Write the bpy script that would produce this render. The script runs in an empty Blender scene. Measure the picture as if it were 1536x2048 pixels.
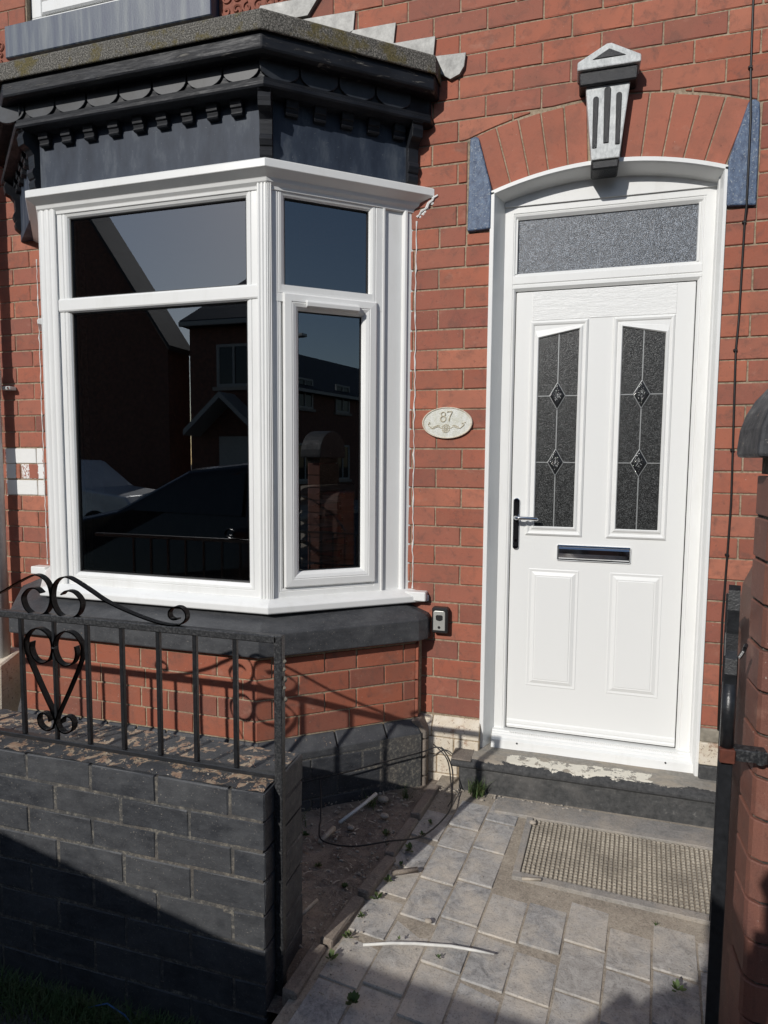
import bpy, math, random
from mathutils import Vector, Matrix, noise
R = math.radians
random.seed(7)
scn = bpy.context.scene
col = scn.collection

# ------------------------------------------------------------------ camera
cam_d = bpy.data.cameras.new('camera'); cam = bpy.data.objects.new('camera', cam_d); col.objects.link(cam)
scn.camera = cam
CAM = Vector((0.36833, -2.88891, 1.465))
yaw, pitch, roll, FPX = R(16.36094), R(4.69540), R(0.45390), 1270.96
f = Vector((-math.sin(yaw)*math.cos(pitch), math.cos(yaw)*math.cos(pitch), -math.sin(pitch)))
r0 = Vector((math.cos(yaw), math.sin(yaw), 0)); u0 = r0.cross(f)
rr = math.cos(roll)*r0 + math.sin(roll)*u0; uu = -math.sin(roll)*r0 + math.cos(roll)*u0
cam.matrix_world = Matrix(((rr.x, uu.x, -f.x, CAM.x), (rr.y, uu.y, -f.y, CAM.y), (rr.z, uu.z, -f.z, CAM.z), (0, 0, 0, 1)))
cam_d.sensor_fit = 'VERTICAL'; cam_d.sensor_height = 36.0; cam_d.lens = FPX/2048*36.0
cam_d.clip_start = 0.02; cam_d.clip_end = 500
scn.render.resolution_x, scn.render.resolution_y = 768, 1024

# ------------------------------------------------------------------ sky, sun, exposure
SUN_AZ, SUN_EL = 19.5, 29.5          # degrees left of straight behind the camera side, elevation
sd = Vector((-math.sin(R(SUN_AZ))*math.cos(R(SUN_EL)), -math.cos(R(SUN_AZ))*math.cos(R(SUN_EL)), math.sin(R(SUN_EL))))
w = bpy.data.worlds.new('World'); scn.world = w; w.use_nodes = True
nt = w.node_tree; nt.nodes.clear()
sky = nt.nodes.new('ShaderNodeTexSky'); sky.sky_type = 'NISHITA'; sky.sun_disc = False
sky.sun_elevation = R(SUN_EL); sky.sun_rotation = R(180+SUN_AZ)
sky.air_density = 1.0; sky.dust_density = 0.5; sky.ozone_density = 1.0
bg = nt.nodes.new('ShaderNodeBackground'); bg.inputs[1].default_value = 0.10
wo = nt.nodes.new('ShaderNodeOutputWorld')
nt.links.new(sky.outputs[0], bg.inputs[0]); nt.links.new(bg.outputs[0], wo.inputs[0])
sl = bpy.data.lights.new('sun', 'SUN'); sl.energy = 3.9; sl.angle = R(0.53); sl.color = (1.0, 0.965, 0.915)
so = bpy.data.objects.new('sun', sl); col.objects.link(so)
so.rotation_euler = sd.to_track_quat('Z', 'Y').to_euler(); so.location = (-4, -8, 8)
scn.view_settings.view_transform = 'Standard'; scn.view_settings.look = 'None'
scn.view_settings.exposure = -0.20; scn.view_settings.gamma = 1.0
scn.view_settings.use_curve_mapping = False

# ------------------------------------------------------------------ materials
class NB:
    def __init__(s, name):
        s.m = bpy.data.materials.new(name); s.m.use_nodes = True; s.t = s.m.node_tree
        s.b = s.t.nodes['Principled BSDF']; s.L = s.t.links.new
    def n(s, k, **kw):
        o = s.t.nodes.new('ShaderNode'+k)
        for a, v in kw.items(): setattr(o, a, v)
        return o
    def set(s, sock, v):
        if isinstance(v, bpy.types.NodeSocket): s.L(v, sock)
        else:
            if isinstance(v, tuple) and len(v) == 3 and sock.type == 'RGBA': v = (*v, 1)
            sock.default_value = v
    def pos(s, scale=(1, 1, 1)):
        g = s.n('NewGeometry'); mp = s.n('Mapping'); s.L(g.outputs['Position'], mp.inputs[0]); mp.inputs['Scale'].default_value = scale
        return mp.outputs[0]
    def noise(s, scale, detail=4, rough=.55, vec=None, dist=0):
        o = s.n('TexNoise'); o.inputs['Scale'].default_value = scale; o.inputs['Detail'].default_value = detail
        o.inputs['Roughness'].default_value = rough; o.inputs['Distortion'].default_value = dist
        s.L(vec if vec is not None else s.pos(), o.inputs['Vector']); return o.outputs['Fac']
    def ramp(s, fac, *stops):
        o = s.n('ValToRGB'); e = o.color_ramp.elements
        while len(e) < len(stops): e.new(.5)
        for el, (p, c) in zip(e, stops):
            el.position = p; el.color = (*c, 1) if isinstance(c, tuple) else (c, c, c, 1)
        s.L(fac, o.inputs[0]); return o.outputs[0]
    def mix(s, fac, a, b, mode='MIX'):
        o = s.n('Mix', data_type='RGBA', blend_type=mode)
        s.set(o.inputs[0], fac); s.set(o.inputs[6], a); s.set(o.inputs[7], b); return o.outputs[2]
    def math(s, op, a, b=0.0, clamp=False):
        o = s.n('Math', operation=op, use_clamp=clamp); s.set(o.inputs[0], a); s.set(o.inputs[1], b); return o.outputs[0]
    def rand(s): return s.n('ObjectInfo').outputs['Random']
    def bump(s, h, strength=.3, dist=.002):
        o = s.n('Bump'); o.inputs['Strength'].default_value = strength; o.inputs['Distance'].default_value = dist
        s.L(h, o.inputs['Height']); s.L(o.outputs[0], s.b.inputs['Normal'])
    def col(s, v): s.set(s.b.inputs['Base Color'], v)
    def P(s, **kw):
        for k, v in kw.items(): s.set(s.b.inputs[k.replace('_', ' ')], v)

def simple(name, c, rough=.5, metal=0.0, var=.12, nscale=30, bump=.15, bd=.001, spec=.5):
    m = NB(name); nz = m.noise(nscale, 5)
    hi = tuple(min(1, v*(1+var)) for v in c); lo = tuple(v*(1-var) for v in c)
    m.col(m.ramp(nz, (.3, lo), (.7, hi))); m.P(Roughness=rough, Metallic=metal, Specular_IOR_Level=spec)
    if bump: m.bump(m.noise(nscale*4, 4), bump, bd)
    return m.m

def brick_mat(name, cols, soot=.5, paint=False, rough=.8, grey=.0):
    m = NB(name)
    rnd = m.rand()
    base = m.ramp(rnd, *[(i/(len(cols)-1), c) for i, c in enumerate(cols)])
    off = m.n('VectorMath', operation='ADD'); m.L(m.pos(), off.inputs[0])
    cmb = m.n('CombineXYZ'); m.L(m.math('MULTIPLY', rnd, 37.0), cmb.inputs[0]); m.L(cmb.outputs[0], off.inputs[1])
    v = off.outputs[0]
    big = m.noise(9, 3, .5, v); mid = m.noise(45, 5, .65, v, .3); fine = m.noise(420, 3, .6, v)
    c1 = m.mix(m.ramp(big, (.38, 0.0), (.72, .55)), base, (.27, .105, .07))
    sm = m.ramp(m.noise(16, 4, .7, v, .6), (.52, 0.0), (.72, soot))
    c2 = m.mix(sm, c1, (.085, .055, .048)); c2 = m.mix(m.ramp(m.noise(5, 5, .7), (.50, 0.0), (.72, .45)), c2, (.13, .065, .05)); c2 = m.mix(m.ramp(m.noise(7, 4, .7, m.pos((1, 1, 1.6))), (.60, 0.0), (.74, .35)), c2, (.47, .27, .20))
    pits = m.ramp(mid, (.3, .55), (.40, 0.0))
    c3 = m.mix(pits, c2, (.11, .05, .038))
    c4 = m.mix(m.ramp(fine, (.35, .22), (.65, 0.0)), c3, (.40, .20, .14))
    c5 = m.mix(m.ramp(m.noise(130, 2, .5, v), (.735, 0.0), (.76, .6)), c4, (.5, .42, .36))
    if grey: c5 = m.mix(m.ramp(m.noise(3, 3), (.4, 0.0), (.7, grey)), c5, (.2, .17, .15))
    if paint:     # white test patch of masonry paint brushed on the bricks left of the bay
        sx = m.n('SeparateXYZ'); m.L(m.pos(), sx.inputs[0])
        wob = m.math('MULTIPLY', m.math('SUBTRACT', m.noise(60, 4, .7), .5), .03)
        xx = m.math('ADD', sx.outputs[0], wob); zz = m.math('ADD', sx.outputs[2], wob)
        def band(a, lo, hi): return m.math('MULTIPLY', m.math('GREATER_THAN', a, lo), m.math('LESS_THAN', a, hi))
        blk = m.math('MULTIPLY', band(xx, -2.735, -2.474), band(zz, 1.247, 1.517))
        hole = m.math('MULTIPLY', band(zz, 1.342, 1.428), m.math('ADD', band(xx, -2.668, -2.628), band(xx, -2.574, -2.511)))
        dry = m.math('MULTIPLY', m.math('MULTIPLY', band(zz, 1.342, 1.428), band(xx, -2.628, -2.574)), m.math('LESS_THAN', m.noise(220, 3, .6, m.pos((1, 1, .3))), .47))
        pm = m.math('SUBTRACT', blk, m.math('ADD', hole, dry), True)
        c5 = m.mix(pm, c5, (.78, .78, .76))
    m.col(c5); m.P(Roughness=rough, Specular_IOR_Level=.35)
    m.bump(m.math('ADD', m.math('MULTIPLY', mid, 1.0), m.math('MULTIPLY', fine, .5)), .45, .0018)
    return m.m

M = {}
REDS = [(.35, .10, .056), (.22, .070, .050), (.42, .135, .078), (.31, .086, .05), (.46, .165, .10), (.27, .082, .058), (.39, .118, .068), (.33, .105, .07), (.19, .066, .052), (.43, .14, .085)]
M['brick'] = brick_mat('brick_red', REDS, .6, True)
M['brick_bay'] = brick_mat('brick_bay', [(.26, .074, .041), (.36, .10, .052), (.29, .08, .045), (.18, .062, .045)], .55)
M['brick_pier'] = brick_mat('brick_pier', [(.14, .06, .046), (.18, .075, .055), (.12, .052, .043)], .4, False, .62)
M['voussoir'] = brick_mat('brick_arch', [(.35, .112, .068), (.42, .14, .088), (.31, .10, .065)], .3)

def mortar(name, c, lo, hi):
    m = NB(name); nz = m.noise(70, 5, .7)
    cc = m.ramp(nz, (.3, lo), (.5, c), (.75, hi))
    m.col(m.mix(m.ramp(m.noise(5, 3), (.45, 0.0), (.7, .4)), cc, (.16, .13, .10))); m.P(Roughness=.95, Specular_IOR_Level=.2)
    m.bump(m.noise(260, 4, .7), .6, .003); return m.m
M['mortar'] = mortar('mortar', (.34, .27, .19), (.15, .115, .08), (.48, .40, .30))
M['mortar_bay'] = mortar('mortar_bay', (.36, .28, .19), (.2, .15, .1), (.5, .42, .32))
M['mortar_dark'] = mortar('mortar_dark', (.085, .084, .082), (.05, .05, .05), (.30, .27, .215))
M['mortar_pier'] = mortar('mortar_pier', (.06, .055, .05), (.02, .02, .02), (.30, .27, .22))

def black_brick(name, chips):
    m = NB(name); rnd = m.rand()
    base = m.ramp(m.noise(14, 5, .6, m.pos((1, 1, 2.5))), (.3, (.022, .024, .029)), (.7, (.058, .061, .067)))
    base = m.mix(m.math('MULTIPLY', rnd, .35), base, (.085, .085, .086))
    streak = m.ramp(m.noise(90, 4, .7, m.pos((.7, .7, 1.4))), (.60, 0.0), (.70, .3))
    base = m.mix(streak, base, (.16, .16, .16))
    base = m.mix(m.ramp(m.noise(6, 5, .7), (.45, 0.0), (.68, .45)), base, (.105, .107, .11))
    base = m.mix(m.ramp(m.noise(190, 3, .6), (.66, 0.0), (.70, .7)), base, (.30, .27, .23))
    ch = m.ramp(m.noise(26, 6, .72, None, .4), (.5+chips, 0.0), (.515+chips, 1.0))
    rusty = m.ramp(m.noise(40, 3), (.4, (.33, .21, .14)), (.62, (.44, .35, .25)))
    base = m.mix(ch, base, rusty)
    m.col(base); m.P(Roughness=m.ramp(m.noise(30, 3), (.3, .42), (.7, .72)), Specular_IOR_Level=.4)
    m.bump(m.math('ADD', m.noise(60, 6, .7), m.math('MULTIPLY', ch, -.5)), .5, .004); return m.m
M['bb'] = black_brick('black_painted_brick', .20)
M['bb_top'] = black_brick('black_paint_flaking_top', .035)
M['bb_plinth'] = black_brick('black_painted_plinth', .165)

m = NB('white_upvc'); c = m.ramp(m.noise(3, 3), (.3, (.76, .765, .75)), (.7, (.80, .805, .79))); c = m.mix(m.ramp(m.noise(14, 5, .7, m.pos((1, 1, .25))), (.52, 0.0), (.75, .30)), c, (.62, .61, .57)); m.col(c); m.P(Roughness=.28, Specular_IOR_Level=.5); m.bump(m.noise(25, 2), .03, .001); M['white'] = m.m
# door leaf: embossed wood grain
m = NB('white_door_skin'); gr = m.noise(55, 5, .6, m.pos((.16, 1, 2.2)), 1.2)
m.col((.77, .775, .76)); m.P(Roughness=.36)
sx = m.n('SeparateXYZ'); m.L(m.pos(), sx.inputs[0])
m.bump(gr, .22, .0012); M['door'] = m.m
m = NB('white_door_rail'); gr = m.noise(42, 5, .65, m.pos((.30, 1, 2.0)), 1.8)
m.col((.78, .785, .77)); m.P(Roughness=.34); m.bump(m.ramp(gr, (.42, 0.0), (.56, 1.0)), .45, .0016); M['door_rail'] = m.m

def black_wood(name, wear):
    m = NB(name); st = m.noise(30, 6, .7, m.pos((.35, .6, 3.0)), .6)
    c = m.ramp(m.noise(7, 4), (.3, (.006, .007, .010)), (.7, (.016, .018, .023)))
    c = m.mix(m.ramp(st, (.60, 0.0), (.68, wear)), c, (.20, .19, .17))
    m.col(c); m.P(Roughness=m.ramp(st, (.4, .45), (.65, .75)), Specular_IOR_Level=.3); m.bump(st, .35, .003); return m.m
M['bwood'] = black_wood('black_gloss_wood', .06)
M['bwood_worn'] = black_wood('black_wood_peeling', .75)
m = NB('frieze_paint'); c = m.ramp(m.noise(11, 5, .65, m.pos((1, 1, .35))), (.3, (.014, .021, .036)), (.52, (.030, .041, .062)), (.72, (.085, .10, .12)))
c = m.mix(m.ramp(m.noise(120, 2), (.70, 0.0), (.73, .35)), c, (.22, .23, .23)); m.col(c); m.P(Roughness=.6, Specular_IOR_Level=.3); m.bump(m.noise(80, 4), .2, .001); M['frieze'] = m.m
M['scal'] = simple('black_scallop', (.022, .025, .031), .5, 0, .4, 20, .2)
m = NB('roof_felt'); c = m.ramp(m.noise(170, 4, .85), (.38, (.03, .029, .025)), (.5, (.11, .105, .092)), (.63, (.38, .36, .32)))
c = m.mix(m.ramp(m.noise(9, 5, .7), (.50, 0.0), (.60, .8)), c, m.ramp(m.noise(150, 3), (.3, (.06, .05, .012)), (.7, (.20, .16, .05)))); m.col(c); m.P(Roughness=.95); m.bump(m.noise(300, 3, .8), .9, .004); M['felt'] = m.m
m = NB('lead'); c = m.ramp(m.noise(18, 5, .7), (.3, (.15, .15, .145)), (.6, (.27, .27, .26)), (.8, (.42, .42, .40))); m.col(c); m.P(Roughness=.55, Metallic=.3); m.bump(m.noise(60, 5), .4, .003); M['lead'] = m.m
def stone_paint(name, a, b, rough, fl=.0):
    m = NB(name); n1 = m.noise(60, 5, .7, m.pos((1, 1, .5))); c = m.ramp(n1, (.3, a), (.7, b))
    if fl: c = m.mix(m.ramp(m.noise(150, 3, .6), (.60, 0.0), (.68, fl)), c, (.42, .45, .45))
    m.col(c); m.P(Roughness=rough); m.bump(m.noise(170, 5, .75), .9, .003); return m.m
M['blue'] = stone_paint('blue_stone_paint', (.014, .034, .088), (.13, .19, .29), .34, .7)
m = NB('blue_black_sill_paint'); n1 = m.noise(30, 4, .65, m.pos((1, 1, .07))); c = m.ramp(n1, (.3, (.018, .032, .078)), (.5, (.060, .080, .115)), (.72, (.15, .17, .185)))
m.col(c); m.P(Roughness=.5); m.bump(m.noise(120, 4), .3, .002); M['bluesill'] = m.m
M['key'] = stone_paint('silver_stone_paint', (.40, .42, .42), (.74, .76, .75), .34, .5)
M['keyblack'] = stone_paint('black_stone_paint', (.004, .0045, .006), (.012, .013, .016), .38)
M['sill'] = black_brick('black_painted_stone', .24)
m = NB('terracotta'); m.col(m.ramp(m.noise(40, 4), (.3, (.20, .065, .04)), (.7, (.31, .11, .07)))); m.P(Roughness=.8); M['terra'] = m.m
m = NB('cream_paint'); base = m.ramp(m.noise(20, 4), (.3, (.60, .52, .40)), (.7, (.70, .64, .54)))
base = m.mix(m.ramp(m.noise(75, 5, .75, None, .3), (.585, 0.0), (.62, .85)), base, (.20, .12, .085))
base = m.mix(m.ramp(m.noise(12, 5, .75), (.58, 0.0), (.66, .8)), base, (.33, .20, .13))
m.col(base); m.P(Roughness=.85); m.bump(m.noise(90, 5, .7), .6, .003); M['cream'] = m.m
m = NB('plinth_chip'); M['cementgrey'] = simple('cement_patch', (.25, .225, .18), .95, 0, .25, 40, .5, .003)

# doorstep: worn stone on top, black paint at the front, flaking cream band between
m = NB('step_stone'); sx = m.n('SeparateXYZ'); m.L(m.pos(), sx.inputs[0]); Yc = sx.outputs[1]
n1 = m.noise(9, 6, .7, m.pos((.7, 1.6, 1)), .8); n2 = m.noise(60, 6, .75)
stone = m.ramp(n2, (.3, (.19, .175, .15)), (.7, (.33, .31, .275)))
stone = m.mix(m.ramp(n1, (.45, 0.0), (.62, .6)), stone, (.40, .34, .26))
black = m.ramp(n2, (.3, (.022, .023, .024)), (.62, (.07, .07, .07)), (.75, (.19, .18, .17)))
edge = m.math('ADD', Yc, m.math('ADD', m.math('MULTIPLY', m.math('SUBTRACT', n1, .5), .16), m.math('MULTIPLY', m.math('SUBTRACT', n2, .5), .06)))
cream = m.math('MULTIPLY', m.math('LESS_THAN', edge, -.055), m.math('GREATER_THAN', m.noise(22, 7, .78), .455))
xr = m.math('MULTIPLY', m.math('GREATER_THAN', sx.outputs[0], .13), m.math('LESS_THAN', m.math('ADD', sx.outputs[0], m.math('MULTIPLY', n1, .3)), .88))
c = m.mix(m.math('MULTIPLY', cream, xr), stone, (.72, .68, .58))
c = m.mix(m.math('LESS_THAN', edge, -.132), c, black)
m.col(c); m.P(Roughness=.85); m.bump(n2, .6, .004); M['step'] = m.m
m = NB('step_riser'); n2 = m.noise(50, 6, .75); c = m.ramp(n2, (.3, (.028, .029, .029)), (.6, (.075, .075, .074)), (.75, (.2, .19, .175)))
c = m.mix(m.ramp(m.noise(6, 5, .7), (.5, 0.0), (.7, .5)), c, (.16, .15, .14)); m.col(c); m.P(Roughness=.85); m.bump(n2, .6, .004); M['riser'] = m.m

def dusty(name, a, b, dust, amt, sc=18):
    m = NB(name); rnd = m.rand()
    off = m.n('VectorMath', operation='ADD'); m.L(m.pos(), off.inputs[0]); cmb = m.n('CombineXYZ'); m.L(m.math('MULTIPLY', rnd, 23.0), cmb.inputs[1]); m.L(cmb.outputs[0], off.inputs[1]); v = off.outputs[0]
    n1 = m.noise(sc, 6, .7, v, 1.4); n2 = m.noise(170, 4, .7, v)
    c = m.ramp(n1, (.32, a), (.68, b)); c = m.mix(m.math('MULTIPLY', rnd, .35), c, dust)
    c = m.mix(m.ramp(m.noise(4.5, 6, .72), (.45, 0.0), (.62, amt)), c, dust)
    c = m.mix(m.ramp(n2, (.30, .55), (.46, 0.0)), c, tuple(x*.35 for x in a))
    c = m.mix(m.ramp(n2, (.58, 0.0), (.70, .6)), c, (.46, .43, .39))
    c = m.mix(m.ramp(m.noise(34, 5, .7, v, 2.5), (.62, 0.0), (.70, .5)), c, (.36, .35, .33))
    m.col(c); m.P(Roughness=.93, Specular_IOR_Level=.25); m.bump(m.math('ADD', n1, m.math('MULTIPLY', n2, .5)), .5, .006); return m.m
M['paver'] = dusty('paver_slate', (.17, .169, .17), (.45, .442, .428), (.56, .50, .42), .8)
M['sandjoint'] = dusty('sandy_joint', (.17, .145, .118), (.38, .33, .265), (.48, .42, .34), .6, 60)
M['soil'] = dusty('soil', (.09, .073, .062), (.27, .222, .182), (.36, .30, .24), .7, 26)
M['kerb'] = dusty('edging_brick', (.13, .115, .10), (.23, .20, .17), (.31, .25, .20), .6)
M['concrete'] = dusty('concrete', (.20, .195, .185), (.32, .305, .285), (.40, .35, .29), .7)
M['pavement'] = dusty('tarmac_pavement', (.045, .045, .045), (.075, .073, .07), (.12, .105, .085), .4, 60)
M['road'] = dusty('asphalt', (.04, .04, .041), (.062, .062, .062), (.09, .085, .08), .3, 80)
m = NB('mat_rubber'); c = m.ramp(m.noise(120, 4, .7), (.3, (.26, .23, .185)), (.7, (.46, .415, .34))); c = m.mix(m.ramp(m.noise(7, 5, .7), (.45, 0.0), (.65, .7)), c, (.17, .15, .125)); m.col(c); m.P(Roughness=.95); M['mat'] = m.m
M['matbase'] = simple('mat_dirt', (.24, .205, .16), .95, 0, .3, 90)

M['iron'] = simple('black_iron_paint', (.016, .017, .019), .34, 0, .35, 60, .35, .0015)
m = NB('black_iron_worn'); n1 = m.noise(140, 5, .75); c = m.ramp(n1, (.45, (.017, .018, .02)), (.68, (.09, .09, .09))); m.col(c); m.P(Roughness=.42); m.bump(n1, .4, .0015); M['iron_worn'] = m.m
M['rust'] = simple('rust_orange', (.11, .03, .016), .7, 0, .3, 70)
M['chrome'] = simple('chrome', (.75, .76, .77), .06, 1.0, .02, 10, 0)
M['blackgloss'] = simple('black_gloss', (.012, .012, .013), .12, 0, .1, 10, 0)
M['came'] = simple('lead_came', (.30, .31, .31), .5, .5, .1, 80, .2)
M['seal'] = simple('white_sealant', (.74, .74, .72), .5, 0, .08, 60, .3)
M['gasket'] = simple('black_gasket', (.012, .012, .012), .5, 0, .1, 30, 0)
M['pipe'] = simple('grey_downpipe', (.42, .43, .425), .4, 0, .12, 8, .1)
M['cable'] = simple('black_cable', (.010, .009, .009), .5, 0, .1, 30, 0)
M['plaque'] = stone_paint('plaque_cream', (.55, .55, .46), (.72, .73, .70), .45)
M['plaque_rim'] = stone_paint('plaque_rim', (.55, .46, .35), (.72, .68, .58), .45)
M['plaque_dig'] = stone_paint('plaque_digit', (.42, .36, .25), (.62, .58, .46), .5)
M['silver'] = simple('keysafe_silver', (.47, .47, .44), .4, .4, .06, 20, .05)
M['plastic'] = simple('black_plastic', (.018, .018, .019), .4, 0, .15, 60, .3)
M['debris'] = simple('dry_stick', (.42, .37, .30), .9, 0, .2, 50)
M['whitestrip'] = simple('white_plastic_strip', (.66, .65, .61), .6, 0, .1, 40)
M['pebble'] = dusty('pebble', (.30, .27, .23), (.52, .47, .40), (.45, .38, .30), .5, 60)
m = NB('grass'); c = m.ramp(m.rand(), (0, (.045, .085, .018)), (1, (.07, .11, .03))); c = m.mix(m.ramp(m.noise(25, 3), (.45, 0.0), (.7, .6)), c, (.16, .15, .06)); m.col(c); m.P(Roughness=.7); M['grass'] = m.m
M['room'] = simple('dark_room', (.05, .045, .04), .95, 0, .2, 6, 0)
M['bag'] = simple('paper_bag', (.72, .67, .59), .85, 0, .12, 14, .5, .004)
M['bagred'] = simple('bag_red_print', (.30, .03, .03), .7, 0, .1, 20, 0)
M['bagblack'] = simple('bag_black_print', (.05, .04, .035), .7, 0, .1, 20, 0)

def glass(name, tint, k, tex=0):
    m = NB(name); t = m.t; t.nodes.remove(m.b)
    out = t.nodes['Material Output']; fr = m.n('Fresnel'); fr.inputs[0].default_value = 1.5
    fac = m.math('MULTIPLY', fr.outputs[0], k, True)
    g = m.n('BsdfGlossy'); g.inputs['Roughness'].default_value = .003; g.inputs[0].default_value = (.95, .97, 1, 1)
    tr = m.n('BsdfTransparent'); tr.inputs[0].default_value = (*tint, 1)
    mx = m.n('MixShader'); m.L(fac, mx.inputs[0]); m.L(tr.outputs[0], mx.inputs[1]); m.L(g.outputs[0], mx.inputs[2]); m.L(mx.outputs[0], out.inputs[0])
    return m.m
M['glass'] = glass('window_glass', (.42, .425, .43), 4.8)
M['carglass'] = simple('car_glass', (.01, .012, .014), .03, 0, .05, 5, 0)
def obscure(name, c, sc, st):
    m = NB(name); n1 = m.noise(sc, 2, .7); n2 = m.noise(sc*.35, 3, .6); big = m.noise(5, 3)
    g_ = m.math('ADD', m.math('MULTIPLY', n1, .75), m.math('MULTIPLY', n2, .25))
    cc = m.ramp(g_, (.40, tuple(x*.22 for x in c)), (.52, c), (.62, tuple(min(1, x*3.2) for x in c)))  # light and dark speckle paints the textured glass's sparkle into the base colour
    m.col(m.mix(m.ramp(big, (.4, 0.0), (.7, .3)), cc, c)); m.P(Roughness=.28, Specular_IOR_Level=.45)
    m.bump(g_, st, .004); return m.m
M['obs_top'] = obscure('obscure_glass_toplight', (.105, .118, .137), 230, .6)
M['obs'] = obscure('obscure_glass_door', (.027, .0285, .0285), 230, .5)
M['obs_dark'] = simple('dark_bevelled_glass', (.015, .016, .017), .08, 0, .2, 60, .6, .004)

# ------------------------------------------------------------------ helpers
class MB:
    def __init__(s): s.v = []; s.f = []; s.mi = []; s.k = 0
    def add(s, vs, fs):
        b = len(s.v); s.v += [tuple(p) for p in vs]; s.f += [tuple(i+b for i in q) for q in fs]; s.mi += [s.k]*len(fs); return s
    def box(s, x0, x1, y0, y1, z0, z1, c=0.0, fn=None):
        vs, fs = chbox(x0, x1, y0, y1, z0, z1, c)
        if fn: vs = [fn(*p) for p in vs]
        return s.add(vs, fs)
    def loops(s, lps, closed=True, cap0=False, cap1=False):
        n = len(lps[0]); vs = [p for l in lps for p in l]; fs = []
        for a in range(len(lps)-1):
            for i in range(n if closed else n-1):
                j = (i+1) % n; fs.append((a*n+i, a*n+j, (a+1)*n+j, (a+1)*n+i))
        if cap0: fs.append(tuple(reversed(range(n))))
        if cap1: fs.append(tuple(range((len(lps)-1)*n, len(lps)*n)))
        return s.add(vs, fs)
    def prism(s, poly, fn, d0, d1):
        a = [fn(u, v, d0) for u, v in poly]; b = [fn(u, v, d1) for u, v in poly]
        return s.loops([a, b], True, True, True)
    def tube(s, pts, rad, n=8, cap=True):
        pts = [Vector(p) for p in pts]; L = []; up = None
        for i, p in enumerate(pts):
            d = (pts[min(i+1, len(pts)-1)]-pts[max(i-1, 0)]).normalized()
            if up is None: up = d.orthogonal().normalized()
            up = (up-d*up.dot(d)).normalized(); sd_ = d.cross(up); rd = rad[i] if isinstance(rad, (list, tuple)) else rad
            L.append([p+(up*math.cos(2*math.pi*k/n)+sd_*math.sin(2*math.pi*k/n))*rd for k in range(n)])
        return s.loops(L, True, cap, cap)
    def strip(s, pts, wid, th, axis=(0, 1, 0)):     # flat bar bent along pts, its width along axis
        ax = Vector(axis).normalized(); pts = [Vector(p) for p in pts]; L = []
        for i, p in enumerate(pts):
            d = (pts[min(i+1, len(pts)-1)]-pts[max(i-1, 0)]).normalized(); nn = ax.cross(d).normalized()
            L.append([p+ax*wid/2+nn*th/2, p-ax*wid/2+nn*th/2, p-ax*wid/2-nn*th/2, p+ax*wid/2-nn*th/2])
        return s.loops(L, True, True, True)
    def lathe(s, prof, o, n=20, ax=(0, 0, 1)):
        ax = Vector(ax).normalized(); a = ax.orthogonal().normalized(); b = ax.cross(a); o = Vector(o)
        L = [[o+ax*h+(a*math.cos(2*math.pi*k/n)+b*math.sin(2*math.pi*k/n))*rd for k in range(n)] for rd, h in prof]
        return s.loops(L, True, True, True)
    def build(s, name, mat, parent=None, smooth=False, bevel=0, seg=1, fix=True):
        return mk(name, s.v, s.f, mat, parent, smooth, bevel, seg, s.mi, fix)

def chbox(x0, x1, y0, y1, z0, z1, c=0.0):
    if c <= 0:
        v = [(x, y, z) for z in (z0, z1) for y in (y0, y1) for x in (x0, x1)]
        return v, [(0, 2, 3, 1), (4, 5, 7, 6), (0, 1, 5, 4), (2, 6, 7, 3), (0, 4, 6, 2), (1, 3, 7, 5)]
    v = []; idx = {}
    for sx_ in (0, 1):
        for sy in (0, 1):
            for sz in (0, 1):
                px, py, pz = (x0, x1)[sx_], (y0, y1)[sy], (z0, z1)[sz]
                ix, iy, iz = px+(c if sx_ == 0 else -c), py+(c if sy == 0 else -c), pz+(c if sz == 0 else -c)
                for a, p in (('x', (px, iy, iz)), ('y', (ix, py, iz)), ('z', (ix, iy, pz))):
                    idx[(sx_, sy, sz, a)] = len(v); v.append(p)
    F = []; g = lambda *k: idx[k]
    F += [(g(0,0,0,'x'), g(0,0,1,'x'), g(0,1,1,'x'), g(0,1,0,'x')), (g(1,0,0,'x'), g(1,1,0,'x'), g(1,1,1,'x'), g(1,0,1,'x'))]
    F += [(g(0,0,0,'y'), g(1,0,0,'y'), g(1,0,1,'y'), g(0,0,1,'y')), (g(0,1,0,'y'), g(0,1,1,'y'), g(1,1,1,'y'), g(1,1,0,'y'))]
    F += [(g(0,0,0,'z'), g(0,1,0,'z'), g(1,1,0,'z'), g(1,0,0,'z')), (g(0,0,1,'z'), g(1,0,1,'z'), g(1,1,1,'z'), g(0,1,1,'z'))]
    for a in (0, 1):
        for b in (0, 1):
            F.append((g(0,a,b,'y'), g(1,a,b,'y'), g(1,a,b,'z'), g(0,a,b,'z')))
            F.append((g(a,0,b,'x'), g(a,1,b,'x'), g(a,1,b,'z'), g(a,0,b,'z')))
            F.append((g(a,b,0,'x'), g(a,b,1,'x'), g(a,b,1,'y'), g(a,b,0,'y')))
            for e in (0, 1): F.append((g(a,b,e,'x'), g(a,b,e,'y'), g(a,b,e,'z')))
    return v, F

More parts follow.
